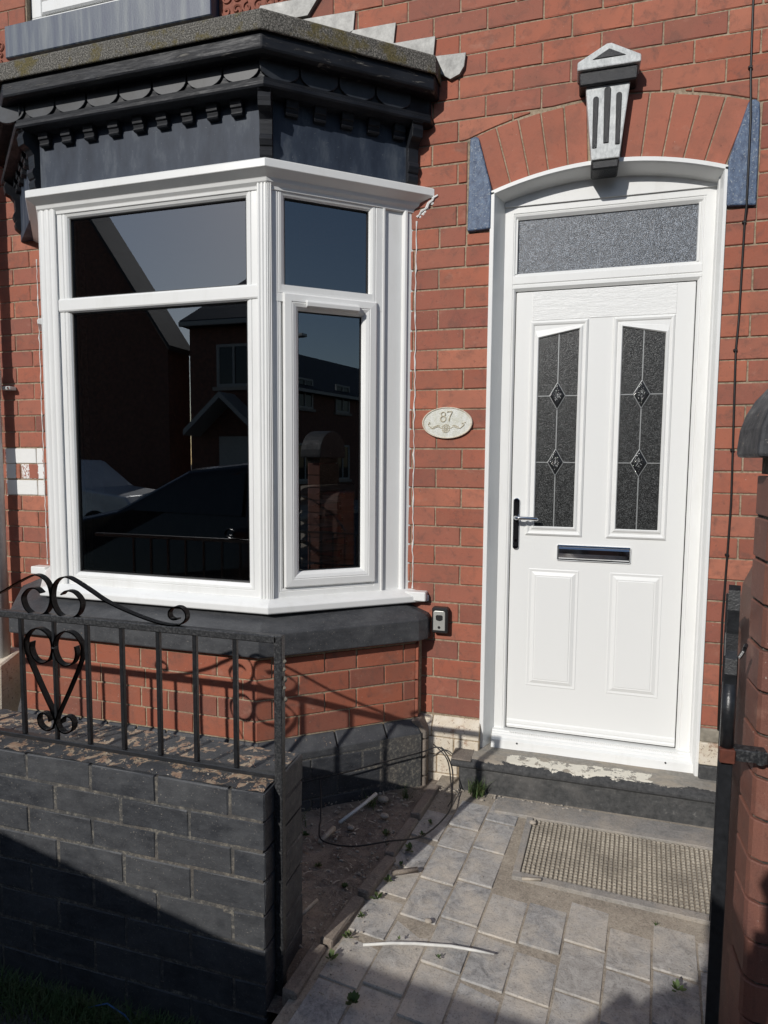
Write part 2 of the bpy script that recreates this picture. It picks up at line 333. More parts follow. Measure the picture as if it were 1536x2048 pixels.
import bmesh
def finish_mesh(me, fix=True):
    if fix:
        bm = bmesh.new(); bm.from_mesh(me); bmesh.ops.recalc_face_normals(bm, faces=bm.faces); bm.to_mesh(me); bm.free()
def attach(o, parent):
    if parent is not None:
        o.parent = parent; o.matrix_parent_inverse = Matrix.Translation(-world_loc(parent))
def world_loc(o):
    return Vector(o.get('_wl', (0, 0, 0)))
def mk(name, v, fcs, mat, parent=None, smooth=False, bevel=0, seg=1, mi=None, fix=True):
    xs = [p[0] for p in v]; ys = [p[1] for p in v]; zs = [p[2] for p in v]
    o0 = Vector(((min(xs)+max(xs))/2, (min(ys)+max(ys))/2, min(zs)))
    me = bpy.data.meshes.new(name); me.from_pydata([tuple(Vector(p)-o0) for p in v], [], fcs)
    mats = mat if isinstance(mat, (list, tuple)) else [mat]
    for q in mats: me.materials.append(M[q] if isinstance(q, str) else q)
    finish_mesh(me, fix)
    if mi and len(mats) > 1:
        for p, k in zip(me.polygons, mi): p.material_index = k
    if smooth:
        for p in me.polygons: p.use_smooth = True
    o = bpy.data.objects.new(name, me); col.objects.link(o); o.location = o0; o['_wl'] = tuple(o0)
    attach(o, parent)
    if bevel:
        b = o.modifiers.new('edge', 'BEVEL'); b.width = bevel; b.segments = seg; b.limit_method = 'ANGLE'; b.angle_limit = R(35)
    return o
def empty(name, loc):
    o = bpy.data.objects.new(name, None); col.objects.link(o); o.location = loc; o['_wl'] = tuple(loc); o.empty_display_size = .1; return o
def tag(o, label=None, cat=None, group=None, kind=None):
    if label: o['label'] = label
    if cat: o['category'] = cat
    if group: o['group'] = group
    if kind: o['kind'] = kind
    return o
def thing(name, loc, label, cat, group=None): return tag(empty(name, loc), label, cat, group)
def part(name, mb, mat, parent, **k): return mb.build(name, mat, parent, **k)
def bx(name, x0, x1, y0, y1, z0, z1, mat, parent, c=0.0):
    return MB().box(x0, x1, y0, y1, z0, z1, c).build(name, mat, parent)

_bm = {}
def brick_mesh(wd, dp, ht, mat, c=.0028, jit=.0009):
    key = (round(wd, 3), round(dp, 3), round(ht, 3), mat, random.randrange(3))
    if key not in _bm:
        v, fc = chbox(-key[0]/2, key[0]/2, -key[1]/2, key[1]/2, -key[2]/2, key[2]/2, c)
        rg = random.Random(hash(key[:3]) & 0xffff)
        v = [(x+rg.uniform(-jit, jit), y+rg.uniform(-jit, jit)*.7, z+rg.uniform(-jit, jit)) for x, y, z in v]
        me = bpy.data.meshes.new('brick'); me.from_pydata(v, [], fc); me.materials.append(M[mat]); finish_mesh(me); _bm[key] = me
    return _bm[key]
def brick(parent, cx, cy, cz, wd, dp, ht, mat, rz=0.0, name='brick', c=.0028, tilt=.004, jit=.0014):
    o = bpy.data.objects.new(name, brick_mesh(wd, dp, ht, mat, c, jit)); col.objects.link(o)
    o.location = (cx, cy, cz); o.rotation_euler = (random.uniform(-tilt, tilt), random.uniform(-tilt, tilt)*.6, rz+random.uniform(-tilt, tilt)*.6)
    attach(o, parent); return o

H = 0.089621; ZR0 = 2.68193
def zrow(k): return ZR0-k*H
JT = .0065
XYZ = lambda u, v, d: (u, d, v)      # wall-plane polygons: (x, z) and depth y

# =================================================================== GROUND
def zg(y): return .03*(y+.17)
tag(bx('ground', -160, 160, -160, 60, -.9, -.42, 'road', None), kind='structure')
tag(bx('road', -60, 60, -9.9, -3.55, -.425, -.315, 'road', None), kind='structure')
pv = tag(bx('pavement', -40, 40, -3.42, -1.3805, -.5, -.21, 'pavement', None), kind='structure')
kb = tag(bx('street_kerb', -40, 40, -3.55, -3.42, -.5, -.205, 'concrete', None, .01), kind='structure')
tag(bx('far_pavement', -60, 60, -12.6, -9.9, -.5, -.20, 'concrete', None), kind='structure')
# soil of the front garden: bumpy sheet
gx = [(-3.4+i*.035) for i in range(int(3.42/.035)+1)]; gy = [(-1.3785+j*.035) for j in range(int(1.44/.035)+1)]
vs = []; fs = []
for j, y in enumerate(gy):
    for i, x in enumerate(gx):
        vs.append((x, y, zg(y)-.045+.016*noise.noise((x*7, y*7, 1))+.007*noise.noise((x*25, y*25, 4))))
nxg = len(gx)
for j in range(len(gy)-1):
    for i in range(nxg-1): fs.append((j*nxg+i, j*nxg+i+1, (j+1)*nxg+i+1, (j+1)*nxg+i))
soil = mk('garden_soil', vs, fs, 'soil', None, True); tag(soil, kind='structure')
# path
path = MB().loops([[(-.17, -.05, zg(-.05)-.012), (1.5, -.05, zg(-.05)-.012), (1.5, -1.45, zg(-1.45)-.012), (-.36, -1.45, zg(-1.45)-.012)],
                   [(-.17, -.05, -.2), (1.5, -.05, -.2), (1.5, -1.45, -.2), (-.36, -1.45, -.2)]], True, True, True).build('path', 'sandjoint', None)
tag(path, kind='structure')
TH = R(-6.8); ec = Vector((math.cos(TH), math.sin(TH), 0)); el = Vector((math.sin(TH), -math.cos(TH), 0))   # across, along (towards the street)
o_ = Vector((.062, -.402, 0)); CW, CL = .1285, .196
rg = random.Random(3)
for c_ in range(-3, 9):
    s0 = -.02-(rg.random()*.05+(c_ % 2)*.098)
    k = 0; a = s0-.196 if c_ < 3 else s0+.02
    while a < 1.15:
        ln = CL*rg.choice((1, 1, 1, 1.5, .75)) if rg.random() < .4 else CL
        p = o_+ec*((c_+.5)*CW)+el*(a+ln/2)
        mid = p
        if p.y > -.215 and c_ < 3: a += ln; continue
        if p.x > .16 and p.y > -.745: a += ln; continue      # the mat well
        if p.x < -.163+.136*p.y+.085 or p.x > 1.06 or p.y < -1.40: a += ln; continue
        brick(path, p.x, p.y, zg(p.y)-.0296+rg.uniform(-.0012, .0014), CW-.0055, ln-.0045, .04, 'paver', TH, 'paver', .0022, .004, .0012)
        a += ln
# mat surround: concrete strips beside the step and a kerb of old edging bricks along the bed
for (a, b, y0, y1) in ((.10, 1.12, -.295, -.175),):
    bx('concrete_strip', a, b, y0, y1, -.06, -.003, 'concrete', path, .004)
kerbline = tag(empty('path_edging', (-.25, -.75, 0)), kind='structure')
for (p0, p1, hz) in (((-.178, -.175), (-.208, -.44), .032), ((-.208, -.445), (-.245, -.70), .022), ((-.238, -.705), (-.272, -.93), .026), ((-.285, -.935), (-.315, -1.16), .022), ((-.335, -1.165), (-.35, -1.36), .018)):
    a = Vector((*p0, 0)); b = Vector((*p1, 0)); d = b-a; mid = (a+b)/2
    o = brick(kerbline, mid.x, mid.y, zg(mid.y)+hz*.7-.056, .046, d.length, .1, 'kerb', math.atan2(d.y, d.x)+R(90), 'edging_stone', .006, .03, .002)

# =================================================================== HOUSE
house = thing('terraced_house', (-.6, 0, 0), 'red brick terraced house front with white bay window and arched white front door', 'house')

# ---- front wall: mortar core with openings, then every brick
AC, AR, AR2 = (.46, 1.297), 1.41, 1.665
def arc_z(x, r): return AC[1]+math.sqrt(max(0, r*r-(x-AC[0])**2))
wall = MB(); Y0w, Y1w = .0048, .26
def wbox(x0, x1, z0, z1): wall.box(x0, x1, Y0w, Y1w, z0, z1)
wbox(-4.2, -2.48, -.3, 4.6); wbox(-2.48, -2.38, -.3, 3.70); wbox(-2.38, -.40, 3.02, 3.70); wbox(-1.38, -.40, 3.70, 4.6); wbox(-2.38, -.40, -.3, .74)
wbox(-.40, .0, -.3, 4.6); wbox(.92, 3.2, -.3, 4.6)
n_ = 24; poly = [(.92*i/n_, arc_z(.92*i/n_, AR)) for i in range(n_+1)]+[(.92, 4.6), (0, 4.6)]
for i in range(n_):
    xa, xb = .92*i/n_, .92*(i+1)/n_
    wall.prism([(xa, arc_z(xa, AR)), (xb, arc_z(xb, AR)), (xb, 4.6), (xa, 4.6)], XYZ, Y0w, Y1w)
wallo = wall.build('front_wall', 'mortar', house)
# springer and keystone outlines (x, z)
SPL = [(-.104, 2.470), (-.002, 2.474), (-.002, 2.648), (-.060, 2.858), (-.072, 2.868), (-.098, 2.862)]
SPR = [(.924, 2.476), (1.030, 2.468), (1.027, 2.80), (1.024, 2.852), (1.006, 2.868), (.985, 2.862), (.924, 2.648)]
rest = MB()                                     # bricks outside the photograph, joined
def lay(x0, x1, k0, k1, inview, offs):
    """stretcher bond between x0 and x1, rows k0..k1-1"""
    for k in range(k0, k1):
        z1, z0 = zrow(k)-JT/2, zrow(k+1)+JT/2; a = offs(k)
        js = [x0]; q = math.floor((x0-a)/.2345)
        while True:
            xj = a+q*.2345
            if xj >= x1-.035: break
            if xj > x0+.035: js.append(xj)
            q += 1
        js.append(x1)
        rowj = random.uniform(-.0008, .0008)
        for xa, xb in zip(js[:-1], js[1:]):
            put(xa+JT/2, xb-JT/2, z0+rowj, z1+rowj, inview)
def put(xa, xb, z0, z1, inview):
    # stop at the arch, the springers and the flashings
    if z1 > 2.475 and z0 < 2.86:
        if xb > -.11 and xa < -.11 and xb < .3: xb = -.112
        elif xa < 1.035 and xb > 1.035 and xa > .7: xa = 1.037
    if xb-xa < .02: return
    cx = (xa+xb)/2
    if -.5 < cx < 1.4 and z0 < arc_z(.46, AR2)+.004 and xb > -.075 and xa < .99 and z1 > 2.52:
        # trim against the extrados of the arch
        n = 10; xs = [xa+(xb-xa)*i/n for i in range(n+1)]
        lo = [max(z0, arc_z(x, AR2)+.006) for x in xs]
        keep = [i for i in range(n+1) if lo[i] < z1-.004]
        if len(keep) < 2: return
        runs = []; cur = [keep[0]]
        for i in keep[1:]:
            if i == cur[-1]+1: cur.append(i)
            else: runs.append(cur); cur = [i]
        runs.append(cur)
        for rn in runs:
            if len(rn) < 2: continue
            pl = [(xs[i], lo[i]) for i in rn]+[(xs[i], z1) for i in reversed(rn)]
            if xs[rn[-1]]-xs[rn[0]] < .015: continue
            MB().prism(pl, XYZ, 0.0, .09).build('brick', 'brick', wallo, bevel=.002)
        return
    yy = random.uniform(-.0012, .0010)
    if inview: brick(wallo, cx, .045+yy, (z0+z1)/2, xb-xa, .09, z1-z0, 'brick')
    else: rest.box(xa, xb, yy, .09, z0, z1, .0025)
odd = lambda k: -.1125 if k % 2 else .003
up = lambda k: (-.1525 if k % 2 else -.035)
lay(-2.80, -2.42, -1, 27, True, lambda k: -2.52 if k % 2 else -2.635)          # strip left of the bay
lay(-.40, .0, 2, 27, True, odd)                                              # pier between bay and door
lay(.92, 1.27, 2, 28, True, lambda k: 1.035 if k % 2 else .9225)              # right of the door
lay(-.92, 1.27, -10, 2, True, up)                                            # above the door
lay(-2.80, -2.56, -11, -1, True, lambda k: -2.6 if k % 2 else -2.715); lay(-2.80, -2.484, -14, -11, True, lambda k: -2.6 if k % 2 else -2.715); lay(-2.80, -2.484, -18, -14, False, odd)
lay(-4.2, -2.80, -18, 27, False, odd); lay(1.27, 3.2, -18, 28, False, odd); lay(-1.38, 1.27, -18, -13, False, odd)
lay(-2.56, -.92, -4, -1, False, odd); lay(-1.28, 1.27, -13, -10, False, up)
ro = rest.build('outer_bricks', 'brick', wallo); ro['kind'] = 'stuff'
brick(wallo, -.0535, .044, 2.4405, .104, .09, .046, 'brick'); brick(wallo, .9795, .044, 2.4395, .106, .09, .048, 'brick')
# thin bonder bricks under the springers are laid by the rows above; arch bricks:
a_sk, a_key = math.asin(.46/AR)-R(.15), R(2.55)
def radial(an, r): return (AC[0]+r*math.sin(an), AC[1]+r*math.cos(an))
for sgn in (-1, 1):
    for i in range(5):
        a0 = a_key+(a_sk-a_key)*i/5+R(.11); a1 = a_key+(a_sk-a_key)*(i+1)/5-R(.11)
        jr = random.uniform(-.004, .004)
        pl = [radial(sgn*a, r) for a, r in ((a0, AR-.002), (a1, AR-.002), (a1, AR2-.004+jr), (a0, AR2-.004+jr))]
        MB().prism(pl, XYZ, -.001+random.uniform(-.001, .001), .11).build('arch_brick', 'voussoir', wallo, bevel=.003)
for nm, pl in (('springer', SPL), ('springer', SPR)):
    o = MB().prism(pl, XYZ, -.016, .08).build('springer_stone', 'blue', house, bevel=.006, seg=2)
# keystone with pediment and three flutes
ks = MB().prism([(.408, 2.69), (.516, 2.69), (.548, 2.985), (.376, 2.985)], XYZ, -.06, .05).build('keystone', 'key', house, bevel=.005, seg=2)
MB().prism([(.410, 2.655), (.514, 2.655), (.517, 2.692), (.407, 2.692)], XYZ, -.052, .05).build('keystone_foot', 'keyblack', ks, bevel=.006)
MB().prism([(.352, 2.975), (.572, 2.975), (.574, 3.028), (.350, 3.028)], XYZ, -.078, .03).build('keystone_necking', 'keyblack', ks, bevel=.005)
pd = [(.342, 3.030), (.582, 3.030), (.582, 3.058), (.470, 3.118), (.452, 3.118), (.342, 3.062)]
MB().prism(pd, XYZ, -.09, .03).build('keystone_pediment', 'key', ks, bevel=.005, seg=2)
MB().prism([(.398, 3.062), (.526, 3.062), (.462, 3.096)], XYZ, -.093, -.05).build('keystone_tympanum', 'keyblack', ks, bevel=.002)
for fx, w0, zt, zb in ((.418, .022, 2.925, 2.735), (.462, .026, 2.955, 2.750), (.506, .022, 2.930, 2.740)):
    k = 8; pl = [(fx-w0/2*.8, zb), (fx+w0/2*.8, zb)]+[(fx+w0/2*math.cos(math.pi*i/k), zt+w0/2*math.sin(math.pi*i/k)) for i in range(k+1)]
    MB().prism(pl, XYZ, -.0635, -.03).build('keystone_flute', 'keyblack', ks, bevel=.002)

# ---- pier plinth (cream paint) left of the door, and the scrap on the right
plo = MB().prism([(0.004, .258), (-.046, .205), (-.046, -.1), (.03, -.1), (.03, .258)], lambda y, z, x: (x, y, z), -.32, -.001).build('pier_plinth', 'mortar_bay', house)
def plinth_brick(x0, x1, z0, z1, cham=False, mat='cream'):
    if cham: pl = [(-.001, z1), (-.052, z1-.052), (-.052, z0), (.0, z0)]
    else: pl = [(.0, z1), (-.052, z1), (-.052, z0), (.0, z0)]
    MB().prism(pl, lambda y, z, x: (x, y, z), x0, x1).build('plinth_brick', mat, plo, bevel=.004, seg=2)
plinth_brick(-.315, -.228, .176, .259, True); plinth_brick(-.223, -.003, .176, .259, True)
plinth_brick(-.315, -.121, .090, .171); plinth_brick(-.115, -.004, .090, .171)
plinth_brick(-.315, -.20, .002, .085); plinth_brick(-.195, -.10, .002, .085)
plinth_brick(-.315, -.10, -.08, -.003)
bx('plinth_render', .925, 1.06, -.012, .02, .285, .345, 'cementgrey', plo, .006)
bx('plinth_render', .925, 1.20, -.022, .02, .19, .286, 'cream', plo, .004)
bx('plinth_render', .925, 1.20, -.03, .02, .10, .189, 'riser', plo, .004)

# ---- bay: geometry by offset lines
XC = -1.466; V1 = Vector((-.8745, -.41, 0)); TT = Vector((.78440, .62026, 0)); NN = Vector((.62026, -.78440, 0))
V0 = Vector((-2.030, -.41, 0)); TL = Vector((-.6756, .7373, 0)); NL = Vector((-.7373, -.6756, 0))
LEFT = [(V0, TL, NL)]
V0c = Vector((-2.045, -.41, 0)); TLc = Vector((-TT.x, TT.y, 0)); NLc = Vector((-NN.x, NN.y, 0))
def bay(off, offs=None, yend=0.0):
    V0, TL, NL = LEFT[0]
    """five-sided outline of the bay in plan, left wall to right wall, grown outwards by off"""
    if offs is None: offs = off
    yf = -.41-off
    q = V1+NN*offs; s = (yf-q.y)/TT.y; xr = q.x+TT.x*s
    s2 = (yend-q.y)/TT.y; xe = q.x+TT.x*s2
    q = V0+NL*offs; s = (yf-q.y)/TL.y; xl = q.x+TL.x*s; s2 = (yend-q.y)/TL.y
    P_ = [(q.x+TL.x*s2, yend), (xl, yf), (xr, yf), (xe, yend)]
    if LEFT[0][0] is not V0c: return P_
    qr = V1+NN*offs; xc_ = min(xe-.012, -.312+.5*off); ye = qr.y+TT.y*(xc_-qr.x)/TT.x       # cornice: short return to the wall
    xl_ = 2*(-1.4597)-xc_
    return [(xl_-.006, yend), (xl_, ye), P_[1], P_[2], (xc_, ye), (xc_+.006, yend)]
def bay_band(prof, yend=0.0, mb=None):
    """prof: list of (offset, z) closed outline; swept round the bay"""
    mb = mb or MB(); pts = [bay(o, None, yend) for o, z in prof]
    L = [[(pts[i][j][0], pts[i][j][1], prof[i][1]) for i in range(len(prof))] for j in range(len(pts[0]))]
    return mb.loops(L, True, True, True)
FR = lambda u, v, d: (u, -.41-d, v)                       # front window plane, d outwards
SP = lambda u, v, d: tuple(V1+TT*u+NN*d+Vector((0, 0, v))) # splay plane, u from the corner
SPM = lambda u, v, d: tuple(V0+TL*(u*.835)+NL*d+Vector((0, 0, v)))

# brick base of the bay
C1, E1 = Vector((-.878, -.534, 0)), Vector((-.30, -.077, 0)); tb = (E1-C1).normalized(); nb = Vector((tb.y, -tb.x, 0)); LB = (E1-C1).length
C0 = Vector((-2.098, -.534, 0)); E0 = Vector((-2.515, -.077, 0)); tl = (E0-C0).normalized(); nl = Vector((-tl.y, tl.x, 0)); LL = (E0-C0).length
def base_outline(g, wallx=-.283):
    a = C1+nb*g; s = (-.534-g-a.y)/tb.y; c = a+tb*s; e = E1+nb*g+Vector((g*.3, 0, 0))
    Rr = [(c.x, -.534-g), (e.x, e.y), (wallx+g, .004)]
    a = C0+nl*g; s = (-.534-g-a.y)/tl.y; cl = a+tl*s; e0 = E0+nl*g
    return [(-2.53-g, .004), (e0.x, e0.y), (cl.x, -.534-g)]+Rr
def ring(g0, z0, g1, z1):
    return [[(x, y, z0) for x, y in base_outline(g0)], [(x, y, z1) for x, y in base_outline(g1)]]
bb_ = MB().loops(ring(-.004, .2, -.004, .66), True, True, True)
bbo = bb_.build('bay_base', 'mortar_bay', house)
fr_a = [-2.098, -1.925, -1.69, -1.4526, -1.3126, -1.0649, -.878]; fr_b = [-2.098, -1.90, -1.665, -1.429, -1.186, -.944, -.878]
sp_a = [0, .068, .301, .449, .678, LB]; sp_b = [0, .184, .416, .583, LB]
for k in range(22, 27):
    z1, z0 = zrow(k)-JT/2, zrow(k+1)+JT/2
    if k == 22: z1 = min(z1, .66)
    A = (k % 2 == 1); fj = fr_a if A else fr_b; sj = sp_a if A else sp_b
    for i, (a, b) in enumerate(zip(fj[:-1], fj[1:])):
        lo = a+(JT/2 if i else -.001); hi = b-(JT/2 if i < len(fj)-2 else -.001)
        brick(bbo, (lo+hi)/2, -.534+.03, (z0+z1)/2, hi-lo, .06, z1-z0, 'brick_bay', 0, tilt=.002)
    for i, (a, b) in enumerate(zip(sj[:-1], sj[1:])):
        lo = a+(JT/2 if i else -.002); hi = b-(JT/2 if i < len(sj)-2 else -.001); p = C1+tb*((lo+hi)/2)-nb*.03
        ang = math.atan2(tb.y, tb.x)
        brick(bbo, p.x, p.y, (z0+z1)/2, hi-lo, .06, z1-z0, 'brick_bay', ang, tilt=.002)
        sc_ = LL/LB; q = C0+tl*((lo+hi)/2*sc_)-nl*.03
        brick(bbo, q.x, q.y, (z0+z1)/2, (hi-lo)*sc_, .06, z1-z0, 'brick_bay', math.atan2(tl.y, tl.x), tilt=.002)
    rt = Vector((-.2915, -.038, 0))
    for s in (1, -1):
        xx = rt.x if s == 1 else -2.522
        brick(bbo, xx-s*.03, rt.y, (z0+z1)/2, .06, .078, z1-z0, 'brick_bay', s*R(10), tilt=.001)
# plinth of the bay: chamfered course, then black painted bricks
bpo = MB().loops(ring(.044, -.2, .044, .205), True, True, True).build('bay_plinth', 'mortar_dark', house)
def side_run(fn_pts, js, z0, z1, zc, mat, nm):
    """bricks along one straight side; fn_pts(s, off)->(x,y)"""
    for a, b in zip(js[:-1], js[1:]):
        lo, hi = a+.003, b-.003
        if zc is None: prof = [(.05, z0), (.05, z1), (-.01, z1), (-.01, z0)]
        else: prof = [(.05, z0), (.05, zc), (0.0, z1), (-.03, z1), (-.03, z0)]
        L = []
        for s in (lo, hi): L.append([(*fn_pts(s, g), z) for g, z in prof])
        MB().loops(L, True, True, True).build(nm, mat, bpo, bevel=.004, seg=2)
def splay_pt(s, g): p = C1+tb*s+nb*g; return (p.x, p.y)
def splay_ptm(s, g): p = C0+tl*(s*LL/LB)+nl*g; return (p.x, p.y)
def front_pt(s, g): return (s, -.534-g)
courses = [(.176, .2595, .209), (.088, .170, None), (-.002, .082, None), (-.09, -.008, None)]
for i, (z0, z1, zc) in enumerate(courses):
    o1 = .115 if i % 2 else 0.0
    js = [-.01]+[x for x in (.11+o1, .345+o1, .58+o1) if x < LB-.05]+[LB+.012]
    side_run(splay_pt, js, z0, z1, zc, 'bb_plinth', 'plinth_brick'); side_run(splay_ptm, js, z0, z1, zc, 'bb_plinth', 'plinth_brick')
    n = 1 if i else .5
    st = .155 if zc else .235
    fj = [-2.098-.02]; x = -2.098+st*(.5 if i % 2 else 1)
    while x < -.93: fj.append(x); x += st
    fj.append(-.878+.012)
    side_run(front_pt, fj, z0, z1, zc, 'bb_plinth', 'plinth_brick')
    # return against the house wall
    for s in (1, -1):
        pr = [(-.236, z0), (-.236, zc if zc else z1), (-.276 if zc else -.236, z1), (-.31, z1), (-.31, z0)]
        MB().prism(pr, lambda x, z, y, s=s: ((x if s == 1 else -2.81-x), y, z), -.098, .0).build('plinth_brick', 'kerb' if s == 1 else 'bb_plinth', bpo, bevel=.004)
# thick black painted stone sill
def sill_outline(g, gx=.0):
    c = (-.8445, -.575-g); e = (-.276+gx, -.117-g*.9); wx = -.2465+gx
    return [(-2.56-gx, .003), (-2.555-gx, -.10), (-2.14-g*.4, -.575-g), c, e, (wx, -.06), (wx, .003)]
so_ = MB().loops([[(x, y, .640) for x, y in sill_outline(-.006)], [(x, y, .646) for x, y in sill_outline(0)],
                  [(x, y, .738) for x, y in sill_outline(0)], [(x, y, .750) for x, y in sill_outline(-.012, -.01)],
                  [(x*.0+(XC+(x-XC)*.90), y*.72+.0, .797) for x, y in sill_outline(-.012, -.01)]], True, True, True).build('bay_sill', 'sill', house, bevel=.005, seg=2)

# ---- bay window
bw = empty('bay_window', (XC, -.41, .8)); attach(bw, house)
MB_ = MB()
part('window_sill', bay_band([(.062, .806), (.062, .832), (.05, .842), (.012, .858), (-.07, .858), (-.07, .800), (.055, .800)], 0.001), 'white', bw, bevel=.003, seg=2)
for fn, x_ in ((SP, .0),):
    pass
part('window_lining', MB().box(-.36, -.262, -.05, .002, .81, .853, .004), 'white', bw)
part('window_lining', MB().box(-2.53, -2.43, -.06, .002, .81, .853, .004), 'white', bw)
def rect_frame(fn, u0, u1, v0, v1, prof):
    """mitred frame: prof = [(inset, depth outwards)...] from outer edge to glass"""
    L = [[fn(u0+i, v0+i, d), fn(u1-i, v0+i, d), fn(u1-i, v1-i, d), fn(u0+i, v1-i, d)] for i, d in prof]
    L2 = list(zip(*L))                      # per-corner sequences
    m = MB(); n = len(prof)
    m.loops([list(q) for q in L2]+[list(L2[0])], False)
    return m
BEAD = [(0, -.05), (0, .0), (.030, .0), (.033, -.003), (.036, .0), (.046, -.001), (.056, -.006), (.062, -.014), (.064, -.022), (.064, -.05)]
SASH = [(0, -.02), (0, .006), (.006, .014), (.034, .016), (.037, .013), (.040, .015), (.054, .010), (.064, .0), (.068, -.010), (.068, -.04)]
def lite(fn, u0, u1, v0, v1, prof, glass_d, ins):
    part('frame', rect_frame(fn, u0, u1, v0, v1, prof), 'white', bw)
    i = ins
    part('gasket', rect_frame(fn, u0+i-.004, u1-i+.004, v0+i-.004, v1-i+.004, [(0, glass_d+.012), (.006, glass_d+.010), (.007, glass_d)]), 'gasket', bw)
    m = MB(); m.add([fn(u0+i, v0+i, glass_d), fn(u1-i, v0+i, glass_d), fn(u1-i, v1-i, glass_d), fn(u0+i, v1-i, glass_d)], [(0, 1, 2, 3)])
    part('pane', m, 'glass', bw, fix=False)
    sp = part('spacer_bar', rect_frame(fn, u0+i+.004, u1-i-.004, v0+i+.004, v1-i-.004, [(0, glass_d-.006), (.010, glass_d-.006), (.010, glass_d-.018)]), 'blackgloss', bw)
# front: fixed top light and bottom light sharing a transom
lite(FR, -1.947, -.917, 2.140, 2.622, BEAD, -.026, .064)
lite(FR, -1.9475, -.9165, .856, 2.196, [(i_, d_-.0012) for i_, d_ in BEAD], -.026, .064)
part('transom', MB().prism([(2.138, -.03), (2.138, .002), (2.145, .006), (2.190, .006), (2.198, .002), (2.198, -.03)], lambda v, d, u: FR(u, v, d), -1.9465, -.9175), 'white', bw, bevel=.0015)
# splays
for fn in (SP, SPM):
    lite(fn, .012, .516, 2.130, 2.622, BEAD, -.026, .064)
    rf = rect_frame(fn, .0125, .5155, .852, 2.20, [(i_, d_-.0012) for i_, d_ in BEAD[:5]]+[(.045, -.004), (.05, -.02), (.05, -.05)]); part('frame', rf, 'white', bw)
    lite(fn, .064, .489, .902, 2.166, SASH, -.022, .068)
    # trickle vent hood
    part('trickle_vent', MB().prism([(2.108, .014), (2.112, .036), (2.130, .038), (2.138, .030), (2.142, .014)], lambda v, d, u, fn=fn: fn(u, v, d), .160, .398), 'white', bw, bevel=.002)
    # cover boards between window and wall
    part('cover_board', MB().prism([(.514, -.05), (.514, -.008), (.518, .004), (.526, .004), (.530, -.010), (.614, -.010), (.618, .002), (.624, .006), (.634, .006), (.638, 0), (.640, -.002), (.668, -.002), (.672, -.05)],
         lambda u, d, v, fn=fn: fn(u, v, d), .855, 2.622), 'white', bw)
# fluted corner posts
for mir in (False, True):
    pts = []
    for k in range(6):                       # ribs fan round the corner
        a0, a1 = math.atan2(-1, 0), math.atan2(NN.y, NN.x)
        for q in range(5):
            t_ = (k+q/5)/6; an = a0+(a1-a0)*t_
            if mir:
                a1 = math.atan2(NL.y, NL.x)-2*math.pi if math.atan2(NL.y, NL.x) > 0 else math.atan2(NL.y, NL.x); an = a0+(a1-a0)*t_
                c = Vector((-1.945, -.41, 0)).lerp(V0, min(1, t_*2)) if t_ < .5 else V0.lerp(V0+TL*.016, (t_-.5)*2)
            else: c = Vector((-.917, -.41, 0)).lerp(V1, min(1, t_*2)) if t_ < .5 else V1.lerp(V1+TT*.016, (t_-.5)*2)
            bulge = .010+.005*abs(math.sin(math.pi*q/5))
            pts.append((c.x+math.cos(an)*bulge, c.y+math.sin(an)*bulge))
    if mir: pts += [(V0.x+TL.x*.02-NL.x*.03, V0.y+TL.y*.02-NL.y*.03), (-1.947, -.38)]
    else: pts += [(V1.x+TT.x*.02-NN.x*.03, V1.y+TT.y*.02-NN.y*.03), (-.915, -.38)]
    part('corner_post', MB().prism(pts, lambda x, y, z: (x, y, z), .852, 2.622), 'white', bw)
# white hood over the window: sloping soffit
part('window_hood', bay_band([(.058, 2.640), (.062, 2.642), (.062, 2.672), (.05, 2.680), (-.06, 2.690), (-.06, 2.575), (.004, 2.578), (.006, 2.592), (.018, 2.604), (.022, 2.618), (.052, 2.636)], 0.0), 'white', bw, bevel=.0015)
# sealant lines
rg = random.Random(5)
for x0 in (-.337, -2.468):
    pts = []; z = .86
    while z < 2.56:
        pts.append((x0+rg.uniform(-.003, .003), -.0015, z)); z += .03
    part('sealant_line', MB().tube(pts, [rg.choice((.0016, .0022, .003)) if i % 7 else .0045 for i in range(len(pts))], 5), 'seal', bw)
part('sealant_line', MB().tube([(-.333+.093*t+rg.uniform(-.004, .004), -.003, 2.560+.085*t+rg.uniform(-.004, .004)) for t in [i/14 for i in range(15)]], [rg.uniform(.003, .008) for i in range(15)], 6), 'seal', bw)
for _ in range(9):
    t = rg.random(); part('sealant_blob', MB().lathe([(.001, -.004), (rg.uniform(.005, .011), 0), (.001, .003)], (-.333+.08*t, .0, 2.555+.08*t-rg.random()*.02), 6, (0, -1, 0)), 'seal', bw)

# ---- black entablature over the bay
LEFT[0] = (V0c, TLc, NLc); SPM = lambda u, v, d: tuple(V0c+TLc*u+NLc*d+Vector((0, 0, v)))
co = empty('bay_cornice', (XC, -.41, 2.65)); attach(co, house)
part('frieze_board', bay_band([(.006, 2.64), (.006, 2.98), (-.06, 2.98), (-.06, 2.64)], 0.0), 'frieze', co)
part('soffit', bay_band([(.082, 2.936), (.086, 2.943), (.086, 2.955), (.078, 2.960), (.080, 2.972), (-.05, 2.972), (-.05, 2.930), (.05, 2.930)], .002), 'bwood', co)
part('scallop_backing', bay_band([(.060, 2.972), (.060, 3.10), (-.05, 3.10), (-.05, 2.972)], .0), 'bwood', co)
part('fascia', bay_band([(.128, 3.046), (.132, 3.050), (.132, 3.122), (-.05, 3.122), (-.05, 3.05), (.11, 3.042)], .002), 'bwood_worn', co, bevel=.004)
